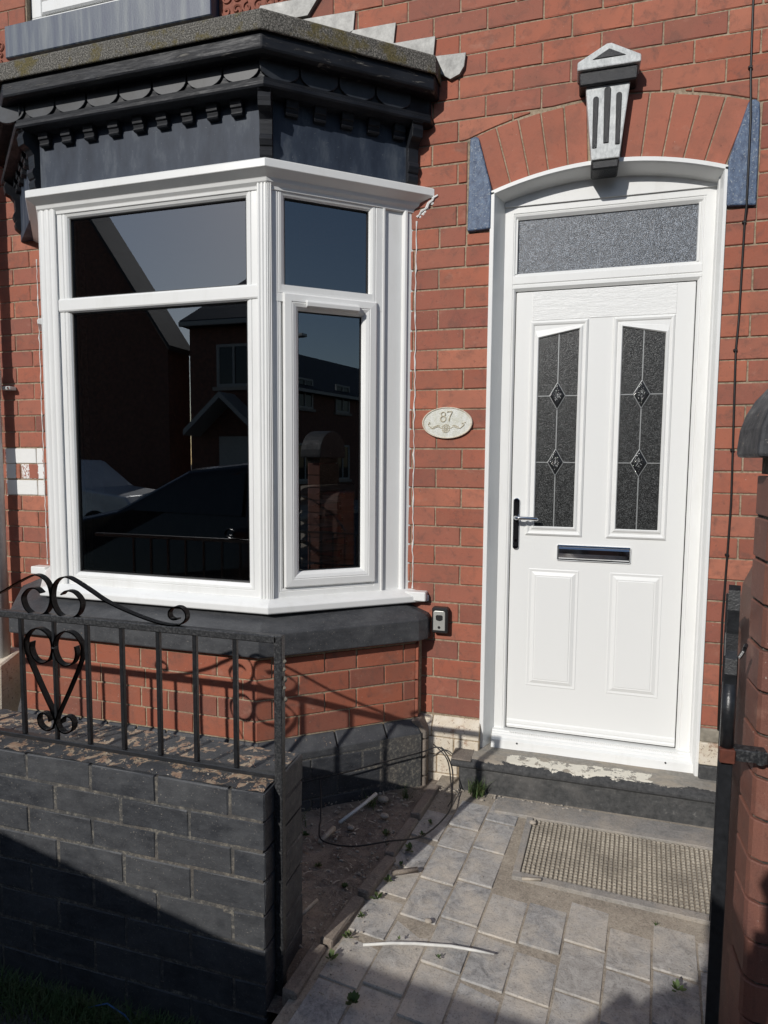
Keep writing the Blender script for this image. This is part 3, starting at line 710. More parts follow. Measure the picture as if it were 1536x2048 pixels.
part('felt_roof', bay_band([(.146, 3.106), (.149, 3.110), (.149, 3.176), (.135, 3.188), (-.25, 3.30), (-.25, 3.12), (.06, 3.1235), (.134, 3.1235), (.140, 3.106)], .004), 'felt', co, bevel=.003)
def scallop(fn, u0, wd):
    k = 12; pl = [(u0+wd/2*math.cos(math.pi+math.pi*i/k), 3.018+.046*math.sin(math.pi+math.pi*i/k)*1.0) for i in range(k+1)]
    pl = [(u0-wd/2, 3.024)]+pl+[(u0+wd/2, 3.024), (u0+wd/2, 3.055), (u0-wd/2, 3.055)]
    part('scallop', MB().prism(pl, fn, .056, .070), 'scal', co, bevel=.0015)
for i in range(8):
    x = -.868-.1668*(i+.5)
    if x > -2.12: scallop(FR, x, .1600)
for fn in (SP, SPM):
    for u in (.04, .205, .37, .535): scallop(fn, u, .160)
def dentil(fn, u):
    part('dentil', MB().prism([(2.872, .004), (2.872, .026), (2.880, .031), (2.885, .026), (2.900, .030), (2.900, .036), (2.932, .040), (2.932, .004)], lambda v, d, uu, fn=fn: fn(uu, v, d), u-.026, u+.026), 'bwood', co, bevel=.0015)
for x in (-1.9729, -1.8499, -1.7274, -1.5972, -1.4703, -1.3516, -1.2283, -1.1082, -.9957): dentil(FR, x)
for fn in (SP, SPM):
    for u in (.10, .22, .34, .46, .58): dentil(fn, u)
BR = [(2.688, .004), (2.688, .016), (2.700, .030), (2.722, .034), (2.735, .028), (2.740, .034), (2.762, .042), (2.778, .036), (2.784, .030), (2.840, .032), (2.862, .050), (2.868, .066), (2.872, .074), (2.888, .076), (2.905, .080), (2.925, .072), (2.932, .080), (2.945, .080), (2.945, .004)]
an = (math.atan2(-1, 0)+math.atan2(NN.y, NN.x))/2; bd_ = Vector((math.cos(an), math.sin(an), 0)); bs = Vector((-bd_.y, bd_.x, 0))
cp = Vector(bay(.006)[3]+(0,)); cpl = Vector(bay(.006)[2]+(0,)); anl = (math.atan2(-1, 0)+math.atan2(NLc.y, NLc.x))/2; bdl = Vector((math.cos(anl), math.sin(anl), 0)); bsl = Vector((-bdl.y, bdl.x, 0))
for mir in (False, True):
    f3 = (lambda v, d, uu: (lambda p: (p.x, p.y, v))(cpl+bdl*(d-.012)+bsl*uu)) if mir else (lambda v, d, uu: (lambda p: (p.x, p.y, v))(cp+bd_*(d-.012)+bs*uu))
    part('bracket', MB().prism(BR, f3, -.026, .026), 'bwood', co, bevel=.001)
    fe = SPM if mir else SP
    part('bracket', MB().prism(BR, lambda v, d, uu, fe=fe: fe(uu, v, d), .622, .672), 'bwood', co, bevel=.001)
LEFT[0] = (V0, TL, NL)
# stepped lead flashing
fl = [[(-.640, 3.402), (-.632, 3.486), (-.90, 3.494), (-.92, 3.42), (-.80, 3.36)], [(-.449, 3.313), (-.439, 3.400), (-.640, 3.402), (-.68, 3.37), (-.62, 3.30)],
      [(-.267, 3.226), (-.259, 3.311), (-.452, 3.313), (-.50, 3.27), (-.36, 3.20)], [(-.150, 3.135), (-.130, 3.165), (-.123, 3.220), (-.270, 3.227), (-.31, 3.20), (-.19, 3.12)], [(-.86, 3.50), (-.80, 3.578), (-1.1, 3.585), (-1.15, 3.50)]]
for i, p in enumerate(fl):
    q = [(x, z) for x, z in p]
    part('lead_flashing', MB().prism(q, XYZ, -.010-.0022*i, .002), 'lead', co, bevel=.001)

# ---- first-floor window above the bay
uw = empty('upper_window', (-1.93, 0, 3.55)); attach(uw, house)
part('window_sill', MB().box(-2.552, -1.328, -.075, .05, 3.552, 3.712, .004), 'bluesill', uw)
part('frame', MB().box(-2.478, -1.40, .03, .10, 3.714, 3.80, .004), 'white', uw)
part('frame', MB().box(-2.478, -2.41, .032, .10, 3.80, 4.5, .004), 'white', uw)
part('sash', MB().box(-2.40, -1.45, .02, .08, 3.806, 3.87, .006), 'white', uw)
part('sash', MB().box(-2.40, -2.33, .021, .08, 3.872, 4.5, .006), 'white', uw)
m = MB(); m.add([(-2.33, .06, 3.87), (-1.5, .06, 3.87), (-1.5, .06, 4.5), (-2.33, .06, 4.5)], [(0, 1, 2, 3)]); part('pane', m, 'glass', uw, fix=False)
for x0, x1 in ((-1.325, -.86), (-2.75, -2.558)):
    pan = part('terracotta_panel', MB().box(x0, x1, -.004, .05, 3.50 if x0 < -2 else 3.54, 3.70, .002), 'terra', uw)
    rg = random.Random(int(x0*100)); xx = x0+.04
    while xx < x1-.02:
        for zz in ((3.60, 3.66) if x0 > -2 else (3.56, 3.62, 3.67)):
            a0 = rg.uniform(0, 6.28); s = rg.choice((-1, 1)); pts = [(xx+(.028-.0016*i)*math.cos(a0+s*i*.45), -.006, zz+(.028-.0016*i)*math.sin(a0+s*i*.45)) for i in range(15)]
            part('scroll_relief', MB().tube(pts, .006, 5), 'terra', uw)
        xx += .056

# ---- arched door surround, frame and door
ds = empty('door_frame', (.48, .05, .13)); attach(ds, house)
def lining(pts_out, pts_in): pass
# side linings: splayed left board, narrow right board, each with a bead on the wall edge
part('side_lining', MB().prism([(-.006, -.010), (.012, -.010), (.016, .0), (.050, .083), (.050, .11), (-.006, .11)], lambda x, y, z: (x, y, z), .130, 2.628), 'white', ds, bevel=.0015)
part('side_lining', MB().prism([(.926, -.010), (.914, -.010), (.911, .0), (.907, .035), (.902, .040), (.904, .083), (.904, .11), (.926, .11)], lambda x, y, z: (x, y, z), .115, 2.628), 'white', ds, bevel=.0015)
L = []
for i in range(25):
    x = -.006+.932*i/24; zc = arc_z(x, AR)
    L.append([(x, -.010, zc+.004), (x, -.010, zc-.012), (x, .0, zc-.016), (x, .083, zc-.038), (x, .11, zc-.038), (x, .11, zc+.004)])
part('arch_lining', MB().loops(L, True, True, True), 'white', ds)
ipl = [(.048, 2.59), (.906, 2.59)]+[(.906-.858*i/20, arc_z(.906-.858*i/20, AR)-.03) for i in range(21)]
part('arch_infill', MB().prism(ipl, XYZ, .076, .12), 'white', ds)
YF = .085
DF = lambda u, v, d: (u, YF-d, v)
part('frame_jamb', MB().prism([(.050, 0), (.088, 0), (.091, -.003), (.094, 0), (.098, -.002), (.104, -.012), (.104, -.05), (.050, -.05)], lambda u, d, v: DF(u, v, d), .196, 2.60), 'white', ds)
part('frame_jamb', MB().prism([(.906, 0), (.868, 0), (.865, -.003), (.862, 0), (.858, -.002), (.850, -.012), (.850, -.05), (.906, -.05)], lambda u, d, v: DF(u, v, d), .196, 2.60), 'white', ds)
part('frame_head', MB().prism([(2.602, .001), (2.562, .001), (2.559, -.003), (2.556, .0), (2.548, -.002), (2.536, -.013), (2.536, -.05), (2.602, -.05)], lambda v, d, u: DF(u, v, d), .088, .868), 'white', ds)
part('frame_transom', MB().prism([(2.302, -.04), (2.302, -.012), (2.292, -.002), (2.286, .001), (2.256, .001), (2.252, -.003), (2.248, .001), (2.236, .001), (2.224, -.010), (2.224, -.04)], lambda v, d, u: DF(u, v, d), .090, .864), 'white', ds)
bx('toplight_bead', .098, .108, .090, .11, 2.300, 2.538, 'white', ds, .002); bx('toplight_bead', .842, .852, .090, .11, 2.300, 2.538, 'white', ds, .002)
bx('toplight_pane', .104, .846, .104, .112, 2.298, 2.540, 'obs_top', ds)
part('threshold', MB().prism([(.11, .197), (.062, .197), (.060, .192), (.052, .190), (.050, .184), (.040, .180), (.038, .172), (.020, .166), (.018, .150), (.014, .128), (.11, .128)], lambda y, z, x: (x, y, z), .046, .910), 'white', ds, bevel=.001)
rb = MB()
for i in range(90): rb.box(.125+i*.0081, .1295+i*.0081, .0535, .0615, .19, .1976)
part('threshold_ribs', rb, 'white', ds)
for x in (.165, .80): part('drain_cap', MB().lathe([(.004, 0), (.004, .003)], (x, .0185, .1605), 8, (0, -1, 0)), 'gasket', ds)
bx('door_gap', .103, .851, .099, .16, .198, 2.225, 'gasket', ds)
door = empty('front_door', (.477, .1, .2)); attach(door, house)
YD = .094
DD = lambda u, v, d: (u, YD-d, v)
part('leaf', MB().box(.108, .846, YD, .14, .206, 2.2195, .003), 'door', door)
bx('top_rail', .180, .774, YD-.0022, YD+.01, 2.092, 2.2165, 'door_rail', door, .0008)
part('weather_bar', MB().prism([(.206, 0), (.206, .006), (.216, .008), (.222, .004), (.228, .006), (.240, .004), (.246, 0)], lambda v, d, u: DD(u, v, d), .110, .844), 'door', door)
def quad_frame(fn, seq):
    """seq: list of (4 corner (u,v), depth)"""
    L = [[fn(u, v, d) for u, v in q] for q, d in seq]; c4 = [list(x) for x in zip(*L)]
    return MB().loops(c4+[c4[0]], False)
def lerpq(a, b, t): return [(p[0]+(q[0]-p[0])*t, p[1]+(q[1]-p[1])*t) for p, q in zip(a, b)]
for gx0, gx1, zl, zr, mx0, mx1 in ((.2125, .3840, 2.012, 2.046, .1735, .4215), (.5640, .7360, 2.046, 2.012, .5245, .7710)):
    outer = [(mx0, 1.126), (mx1, 1.126), (mx1, 2.088), (mx0, 2.088)]
    i1 = [(mx0+.008, 1.134), (mx1-.008, 1.134), (mx1-.008, 2.080), (mx0+.008, 2.080)]
    i2 = [(mx0+.018, 1.146), (mx1-.018, 1.146), (mx1-.018, 2.068), (mx0+.018, 2.068)]
    g = [(gx0, 1.168), (gx1, 1.168), (gx1, zr), (gx0, zl)]
    g2 = [(gx0-.010, 1.158), (gx1+.010, 1.158), (gx1+.010, zr+.010), (gx0-.010, zl+.010)]
    g3 = [(gx0-.004, 1.164), (gx1+.004, 1.164), (gx1+.004, zr+.004), (gx0-.004, zl+.004)]
    part('glazing_moulding', quad_frame(DD, [(outer, -.004), (outer, .004), (i1, .010), (lerpq(i1, i2, .6), .008), (i2, .004), (lerpq(i2, g2, .5), .005), (g2, .010), (g3, .012), (g, .006), (g, -.004)]), 'white', door)
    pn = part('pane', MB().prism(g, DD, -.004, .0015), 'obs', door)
    mx_ = (gx0+gx1)/2; tops = (zl+zr)/2
    dz = (1.7565, 1.4595)
    cm = MB()
    segs = [(1.168, dz[1]-.063), (dz[1]+.063, dz[0]-.063), (dz[0]+.063, tops)]
    for a, b in segs: cm.prism([(mx_-.0022, a), (mx_+.0022, a), (mx_+.0022, b), (mx_-.0022, b)], DD, .001, .0035)
    for d_ in dz:
        cm.prism([(gx0, d_-.002), (mx_-.035, d_-.002), (mx_-.035, d_+.002), (gx0, d_+.002)], DD, .001, .0035)
        cm.prism([(mx_+.035, d_-.002), (gx1, d_-.002), (gx1, d_+.002), (mx_+.035, d_+.002)], DD, .001, .0035)
    part('lead_came', cm, 'came', pn)
    for d_ in dz:
        q = [(mx_, d_-.063), (mx_+.036, d_), (mx_, d_+.063), (mx_-.036, d_)]; sc = lambda k: [(mx_+(u-mx_)*k, d_+(v-d_)*k) for u, v in q]
        part('bevelled_diamond', quad_frame(DD, [(sc(1.0), .001), (sc(1.0), .004), (sc(.93), .0045), (sc(.90), .003)]), 'came', pn)
        part('bevelled_diamond', MB().loops([[DD(u, v, .0025) for u, v in sc(.93)], [DD(u, v, .0055) for u, v in sc(.62)], [DD(u, v, .006) for u, v in sc(.02)]], True, False, True), 'obs_dark', pn)
        st = MB(); rgd = random.Random(int(d_*999+gx0*99))
        for k in range(22):
            a = rgd.uniform(0, 6.28); rr_ = rgd.uniform(.002, .016); uu_, vv_ = mx_+rr_*math.cos(a)*.8, d_+rr_*math.sin(a)*1.5
            st.tube([DD(uu_, vv_, .006), DD(uu_+.006*math.cos(a*3), vv_+.008*math.sin(a*3), .0068)], .0010, 4)
        part('frost_pattern', st, 'came', pn)
for x0, x1 in ((.193, .416), (.547, .768)):
    z0, z1 = .416, .971; q = lambda i: [(x0+i, z0+i), (x1-i, z0+i), (x1-i, z1-i), (x0+i, z1-i)]
    part('raised_panel', MB().loops([[DD(u, v, d) for u, v in q(i)] for i, d in ((0, 0.0), (.004, -.006+.008), (.010, .001), (.014, -.0005+.001), (.030, .0065), (.034, .0055), (.037, .0075))], True, False, True), 'door', door)
hp = part('handle_plate', MB().prism([(.131+.0145*math.cos(a), (1.281 if math.sin(a) >= 0 else 1.071)+.0145*math.sin(a)) for a in [2*math.pi*i/24 for i in range(24)]], DD, 0, .010), 'chrome', door, bevel=.003, seg=2)
part('handle_inlay', MB().prism([(.131+.0095*math.cos(a), (1.266 if math.sin(a) >= 0 else 1.080)+.0095*math.sin(a)) for a in [2*math.pi*i/24 for i in range(24)]], DD, .009, .0108), 'blackgloss', door)
part('lever', MB().tube([(.131, YD-.008, 1.206), (.131, YD-.042, 1.206), (.135, YD-.050, 1.206), (.145, YD-.052, 1.206), (.19, YD-.053, 1.2055), (.226, YD-.050, 1.203), (.232, YD-.046, 1.2025)], [.011, .010, .010, .0095, .009, .008, .006], 12), 'chrome', door, smooth=True)
part('keyhole', MB().lathe([(.006, 0), (.006, .004)], (.131, YD-.0105, 1.1), 12, (0, -1, 0)), 'chrome', door)
lp = part('letter_plate', MB().box(.3165, .632, YD-.011, YD+.004, 1.015, 1.0865, .004), 'chrome', door)
part('letter_flap', MB().prism([(1.024, .012), (1.030, .018), (1.050, .0235), (1.070, .0215), (1.079, .014), (1.079, .010), (1.024, .010)], lambda v, d, u: DD(u, v, d), .324, .625), 'chrome', lp, smooth=False, bevel=.0015, seg=2)

# ---- dark room behind the bay
room = MB(); 
for b in ((-2.7, .6, 3.2, 3.3, -.1, 3.0), (-2.8, -2.7, .27, 3.3, -.1, 3.0), (.0, .1, .27, 3.3, -.1, 3.0), (-2.8, .1, .262, 3.3, 2.95, 3.02), (-2.8, .1, .27, 3.3, .02, .1), (-2.8, -2.3, .265, .30, .0, 3.0), (-.36, .1, .265, .30, .0, 3.0)):
    room.box(*b)
for za, zb in ((2.635, 2.66), (.71, .745)):
    room.prism(bay(-.07, None, .27), lambda x, y, z: (x, y, z), za, zb)
part('room', room, 'room', house)

# =================================================================== THINGS ON AND ROUND THE HOUSE
# cement bags stacked inside the side window
for i in range(8):
    z = .862+i*.058; rg = random.Random(i+20)
    ox, oy = -.74+rg.uniform(-.02, .02), .15+rg.uniform(-.02, .02); yawb = R(24)+rg.uniform(-.06, .06)
    nx_, ny_, W_, D_, T_ = 16, 12, .50, .34, .066
    def bagp(u, v, side, i=i, ox=ox, oy=oy, yawb=yawb, z=z):
        a = (1-abs(u)**6)*(1-abs(v)**6); h = T_/2*max(0, a)**.45*side; h += .006*noise.noise((u*3+i, v*3, side*2))*a
        x, y = u*W_/2, v*D_/2
        return (ox+x*math.cos(yawb)-y*math.sin(yawb), oy+x*math.sin(yawb)+y*math.cos(yawb), z+T_/2+h)
    bm_ = MB()
    for s in (1, -1):
        bm_.add([bagp(-1+2*a/nx_, -1+2*b/ny_, s) for b in range(ny_+1) for a in range(nx_+1)], [(b*(nx_+1)+a, b*(nx_+1)+a+1, (b+1)*(nx_+1)+a+1, (b+1)*(nx_+1)+a) for b in range(ny_) for a in range(nx_)])
    names = ['lowest', 'second', 'third', 'fourth', 'fifth', 'sixth', 'seventh', 'topmost']
    t_ = thing('cement_bag', (ox, oy, z), '%s paper cement bag with red triangle print, counted up the stack behind side window' % names[i], 'bag', 'bags stacked behind the side window')
    part('sack', bm_, 'bag', t_, smooth=True)
    def lab(p, k=1.0, oy=oy, ox=ox, yawb=yawb, z=z):     # print on the long front edge facing the window
        u, h = p; x = u; y = -D_/2-.004+.05*abs(h/ T_*2)**2*.4
        return (ox+x*math.cos(yawb)-y*math.sin(yawb), oy+x*math.sin(yawb)+y*math.cos(yawb), z+T_/2+h)
    tri = [(-.16, -.004), (-.02, -.020), (-.02, .020), (-.14, .011)]
    for poly_, mt, ex in ((tri, 'bagblack', 0), ([(-.13, -.002), (-.030, -.014), (-.030, .014), (-.12, .007)], 'bagred', .002), ([(.04, -.015), (.10, -.015), (.10, .017)], 'bagblack', 0)):
        a = [Vector(lab(p)) for p in poly_]; dv = Vector((math.sin(yawb), -math.cos(yawb), 0))
        MB().loops([[p+dv*(.001+ex) for p in a], [p+dv*(-.012) for p in a]], True, True, True).build('printed_emblem', mt, t_)

cr = thing('storage_crate', (-.74, .15, .1), 'wooden crate under the stack of cement bags indoors', 'crate')
for k in range(5): bx('slat', -.94, -.54, .0, .01, .112+k*.15, .245+k*.15, 'debris', cr)
bx('base', -.94, -.54, .011, .30, .10, .858, 'bag', cr)
# oval house number plate
pq = thing('house_number_plaque', (-.181, -.01, 1.565), 'oval cream number plaque reading 87 on the brick pier', 'plaque')
pc = Vector((-.181, 0, 1.635)); ra, rb_ = .1165, .0715
def ell(k, d, n=48): return [(pc.x+ra*k*math.cos(2*math.pi*i/n), -d, pc.z+rb_*k*math.sin(2*math.pi*i/n)) for i in range(n)]
MB().loops([ell(1, -.002), ell(1, .010), ell(.985, .014), ell(.95, .0145), ell(.925, .012), ell(.92, .0105)], True).build('rim', 'plaque_rim', pq, smooth=False)
MB().loops([ell(.925, .002), ell(.925, .0105), ell(.5, .0115), ell(.01, .012)], True, False, True).build('face', 'plaque', pq)
def arcp(cx, cz, rx, rz, a0, a1, n=14): return [(cx+rx*math.cos(R(a0+(a1-a0)*i/n)), -.0135, cz+rz*math.sin(R(a0+(a1-a0)*i/n))) for i in range(n+1)]
d8 = MB().tube(arcp(-.199, 1.6745, .0095, .0095, 0, 360, 20), .0026, 6).tube(arcp(-.199, 1.653, .0120, .0120, 0, 360, 20), .0028, 6); d8.build('digit', 'plaque_dig', pq)
MB().tube([(-.181, -.0135, 1.683), (-.179, -.0135, 1.686), (-.158, -.0135, 1.686), (-.158, -.0135, 1.684), (-.168, -.0135, 1.664), (-.172, -.0135, 1.643)], .0026, 6).build('digit', 'plaque_dig', pq)
fw = MB()
for k in range(12):
    a = 2*math.pi*k/12; fw.lathe([(.001, -.001), (.0042, .001), (.003, .0028), (.0005, .0034)], (-.186+.017*math.cos(a), -.0115, 1.610+.017*math.sin(a)), 6, (0, -1, 0))
for k in range(8):
    a = 2*math.pi*k/8; fw.lathe([(.001, -.001), (.0035, .001), (.002, .003), (.0005, .0036)], (-.186+.009*math.cos(a), -.0115, 1.610+.009*math.sin(a)), 6, (0, -1, 0))
fw.lathe([(.001, 0), (.004, .002), (.001, .0045)], (-.186, -.0115, 1.610), 8, (0, -1, 0)); fw.build('flower_relief', 'plaque_dig', pq)
for s in (-1, 1):
    pts = [(-.186+s*(.022+.055*t), -.0125, 1.611+.006*math.sin(t*6.2)+(.010*t*t)) for t in [i/16 for i in range(17)]]
    pts += [(-.186+s*.077+s*.006*math.sin(a), -.0125, 1.627-.006*math.cos(a)) for a in (.6, 1.4, 2.3, 3.2, 4.0)]
    MB().tube(pts, .0022, 5).tube([(p[0], p[1], p[2]+.006) for p in pts[2:12]], .0018, 5).build('leaf_scroll', 'plaque_dig', pq)
    MB().lathe([(.0035, 0), (.003, .002), (.001, .003)], (-.181+s*.082, -.0115, 1.637), 8, (0, -1, 0)).build('screw', 'plaque_dig', pq)

# key safe
ksf = thing('key_safe', (-.19, -.03, .66), 'small black key safe with silver cover beside the stone sill', 'key safe')
bx('housing', -.2325, -.157, -.042, -.001, .664, .785, 'plastic', ksf, .006)
kp = MB().prism([(-.2245, .679), (-.169, .679), (-.169, .760)]+[(-.179+.010*math.cos(R(a)), .761+.010*math.sin(R(a))) for a in (20, 50, 80)]+[(-.2145+.010*math.cos(R(a)), .761+.010*math.sin(R(a))) for a in (100, 130, 160)]+[(-.2245, .760)], XYZ, -.047, -.04).build('cover', 'silver', ksf, bevel=.002, seg=2)
MB().prism([(-.212, .730), (-.205, .726), (-.196, .724), (-.187, .726), (-.180, .731), (-.180, .748), (-.185, .752), (-.208, .752), (-.213, .747)], XYZ, -.0485, -.045).build('window', 'plastic', ksf, bevel=.001)
MB().lathe([(.0065, 0), (.0065, .0012), (.0052, .0012), (.0052, .0006)], (-.1965, -.0468, .694), 16, (0, -1, 0)).build('badge', 'plastic', ksf)

# downpipe left of the bay
dpipe = thing('downpipe', (-2.79, -.09, .1), 'pale grey round downpipe on brickwork left of the bay', 'downpipe')
MB().lathe([(.034, .15), (.034, 4.4)], (-2.726, -.075, 0), 20).build('pipe', 'pipe', dpipe, smooth=True)
for z in (1.90, 3.4): MB().lathe([(.040, 0), (.042, .006), (.042, .09), (.038, .10)], (-2.726, -.075, z-.05), 20).build('socket', 'pipe', dpipe, smooth=True)
for z in (1.835,): 
    cl = MB().lathe([(.0375, 0), (.0375, .026)], (-2.726, -.075, z), 20); cl.build('clip', 'pipe', dpipe)
    MB().box(-2.70, -2.640, -.045, .0, z+.002, z+.022, .003).build('clip_lug', 'pipe', dpipe); MB().lathe([(.007, 0), (.006, .005)], (-2.652, -.045, z+.012), 10, (0, -1, 0)).build('screw', 'chrome', dpipe)

# telephone cable clipped down the wall, right of the door
cb = thing('wall_cable', (.99, -.01, .5), 'thin black cable clipped to the bricks right of the door', 'cable')
MB().tube([(.975, -.006, 4.5), (.983, -.006, 3.2327), (.987, -.006, 2.9774), (.992, -.0225, 2.80), (.9936, -.0225, 2.47), (.9936, -.006, 2.40), (.9909, -.006, 2.0313), (.9858, -.006, 1.914), (.990, -.006, 1.70), (.9939, -.006, 1.5157), (.998, -.006, 1.30), (.994, -.006, 1.0867), (.9881, -.006, .8148), (.9895, -.006, .688), (.995, -.006, .30)], .0042, 7).build('cable', 'cable', cb, smooth=True)
for z, x in ((2.99, .9868), (2.41, .9936), (1.914, .9858), (1.515, .9939), (1.087, .994)):
    bx('cable_clip', x-.009, x+.006, -.012, .0, z-.005, z+.005, 'cable', cb, .002)

# stone doorstep
stp = thing('doorstep', (.45, -.1, 0), 'worn stone doorstep with flaking cream and black paint below the white door', 'doorstep')
pf = [(.12, .128), (-.118, .1335), (-.142, .130), (-.158, .121), (-.163, .108), (-.160, .098), (-.150, .092), (.12, .092)]
L = []
for i in range(31):
    x = -.112+1.31*i/30; L.append([(x, y+(.004*noise.noise((x*6, 3, 0)) if y < 0 else 0), z+.0025*noise.noise((x*5, y*9, 7))) for y, z in pf])
MB().loops(L, True, True, True).build('tread', 'step', stp, bevel=.004)
MB().box(-.075, 1.19, -.150, .12, -.12, .0915, .004).build('riser', 'riser', stp)
MB().box(-.110, -.02, -.163, -.03, .128, .1345, .003).build('worn_brick', 'kerb', stp)

# ribbed mat set in the path
mt = thing('doormat', (.58, -.5, 0), 'dirty ribbed rubber mat set in a grey frame before the doorstep', 'doormat')
MA, MBb = Vector((.262, -.300, 0)), Vector((.235, -.655, 0))   # left edge; runs right past the gate
MAr, MBr = Vector((1.0, -.315, 0)), Vector((.955, -.70, 0))
def mq(s, t, z=0): p = MA.lerp(MAr, s).lerp(MBb.lerp(MBr, s), t); return (p.x, p.y, zg(p.y)+z)
for (s0, s1, t0, t1) in ((-.035, 1.03, -.075, 0), (-.035, 1.03, 1.0, 1.09), (-.035, 0, 0, 1), (1.0, 1.03, 0, 1)):
    MB().loops([[mq(s0, t0, -.03), mq(s1, t0, -.03), mq(s1, t1, -.03), mq(s0, t1, -.03)], [mq(s0, t0, .002), mq(s1, t0, .002), mq(s1, t1, .002), mq(s0, t1, .002)]], True, True, True).build('frame', 'concrete', mt, bevel=.002)
MB().loops([[mq(0, 0, -.03), mq(1, 0, -.03), mq(1, 1, -.03), mq(0, 1, -.03)], [mq(0, 0, -.010), mq(1, 0, -.010), mq(1, 1, -.010), mq(0, 1, -.010)]], True, True, True).build('backing', 'matbase', mt)
tr = MB(); rg = random.Random(9)
for i in range(44):
    for j in range(22):
        s0, s1, t0, t1 = (i+.12)/44, (i+.88)/44, (j+.2)/22, (j+.8)/22; z = -.0015-.002*rg.random()
        if rg.random() < .04: z -= .004
        a = [mq(s0, t0, -.012), mq(s1, t0, -.012), mq(s1, t1, -.012), mq(s0, t1, -.012)]; s0 += .003; s1 -= .003; t0 += .005; t1 -= .005
        tr.loops([a, [mq(s0, t0, z), mq(s1, t0, z), mq(s1, t1, z), mq(s0, t1, z)]], True, False, True)
o = tr.build('rib', 'mat', mt, fix=False); o['kind'] = 'stuff'

# ---- black garden wall with railing
gw = thing('garden_wall', (-1.3, -1.28, -.12), 'low black painted brick garden wall with flaking top below the railing', 'wall')
GX0, GX1, GY0, GY1 = -3.3, -.412, -1.38, -1.125
GZ = [.554, .468, .382, .296, .197, .097, -.006, -.106, -.202, -.29]
MB().box(GX0, GX1-.004, GY0+.0022, GY1-.004, -.3, .546).build('core', 'mortar_dark', gw)
for k in range(9):
    z1, z0 = GZ[k]-.0035, GZ[k+1]+.0035
    js = [GX1]; x = GX1-(.105 if k % 2 == 0 else .232)
    rg = random.Random(k+50)
    while x > GX0: js.append(x+rg.uniform(-.008, .008)); x -= .2345
    js.append(GX0)
    for i, (b, a) in enumerate(zip(js[:-1], js[1:])):
        if a > GX1-1.9 or True:
            ln = b-a-.007; mt_ = 'bb_top' if k == 0 else 'bb'
            full = k == 0
            dp = (GY1-GY0) if (full or i == 0) else .1
            yc = (GY0+GY1)/2 if (full or i == 0) else GY0+.05
            brick(gw, (a+b)/2+(.0035 if i == 0 else 0), yc+rg.uniform(-.0012, .0012), (z0+z1)/2, ln+(.007 if i == 0 else 0), dp, z1-z0, 'bb' if k else 'bb', 0, 'brick', .0035, .004, .0018)
# flaking paint skin and grit on the wall top
vs = []; fs = []; NX, NY = 150, 12
for j in range(NY+1):
    for i in range(NX+1):
        x = GX0+(GX1-.004-GX0)*i/NX; y = GY0+.006+(GY1-GY0-.012)*j/NY
        vs.append((x, y, .5535+.0055*noise.noise((x*22, y*22, 3))+.003*noise.noise((x*70, y*70, 8))))
for j in range(NY):
    for i in range(NX): fs.append((j*(NX+1)+i, j*(NX+1)+i+1, (j+1)*(NX+1)+i+1, (j+1)*(NX+1)+i))
mk('paint_crust', vs, fs, 'bb_top', gw, True)

rl = thing('railing', (-1.2, -1.31, .55), 'black wrought iron railing with heart scrolls on the garden wall', 'railing')
RY = -1.31
def tz(x): return .967                       # top rail height
MB().box(-2.6, -.3985, RY-.012, RY+.012, .955, .977, .003).build('top_rail', 'iron_worn', rl)
MB().box(-2.6, -.405, RY-.011, RY+.011, .564, .578, .002).build('bottom_rail', 'iron', rl)

for i, x in enumerate([-.5323, -.663, -.7865, -.915, -1.041, -1.166, -1.2945, -1.42, -1.547, -1.672, -1.80, -1.928, -2.055, -2.18, -2.31]):
    b = .0065 if i != 5 else .005
    MB().box(x-b, x+b, RY-.0065, RY+.0065, .5785, .9545, .0012).build('bar', 'iron', rl)
MB().box(-.4075, -.3835, RY-.012, RY+.012, -.12, .9775, .002).build('end_post', 'iron_worn', rl)
pu = MB(); rg = random.Random(12)
for q in range(5): pu.lathe([(.002, -.004), (rg.uniform(.006, .011), 0), (.002, .005)], (-.3815+rg.uniform(0, .006), RY+rg.uniform(-.006, .006), .80+q*.026+rg.uniform(-.006, .006)), 7, (1, 0, .2))
pu.build('weld_lump', 'cementgrey', rl)
def crom(P, n=8):
    P = [Vector(p) for p in P]; out = []
    for i in range(len(P)-1):
        a, b, c, d = P[max(i-1, 0)], P[i], P[i+1], P[min(i+2, len(P)-1)]
        for k in range(n):
            t = k/n; out.append(.5*((2*b)+(-a+c)*t+(2*a-5*b+4*c-d)*t*t+(-a+3*b-3*c+d)*t**3))
    out.append(P[-1]); return out
SC = [(-1.128, 1.043), (-1.108, 1.056), (-1.078, 1.052), (-1.054, 1.026), (-1.062, .993), (-1.085, .975), (-1.112, .971), (-1.145, .985), (-1.163, 1.022), (-1.158, 1.065), (-1.138, 1.090), (-1.108, 1.099), (-1.075, 1.089), (-1.020, 1.062), (-.9634, 1.0334), (-.8836, 1.006), (-.80, .985), (-.745, .9785), (-.712, .982), (-.690, .998), (-.688, 1.018), (-.703, 1.033), (-.724, 1.034), (-.742, 1.022), (-.744, 1.006), (-.732, .997), (-.715, .999)]
HT = [(-1.082, .884), (-1.079, .860), (-1.088, .836), (-1.106, .822), (-1.128, .820), (-1.150, .834), (-1.162, .865), (-1.158, .897), (-1.140, .919), (-1.112, .929), (-1.082, .920), (-1.060, .893), (-1.058, .862), (-1.070, .825), (-1.110, .745), (-1.160, .650), (-1.160, .625), (-1.150, .608), (-1.130, .602), (-1.107, .612), (-1.098, .635), (-1.106, .653), (-1.125, .657), (-1.140, .646), (-1.142, .632)]
AX = -1.166
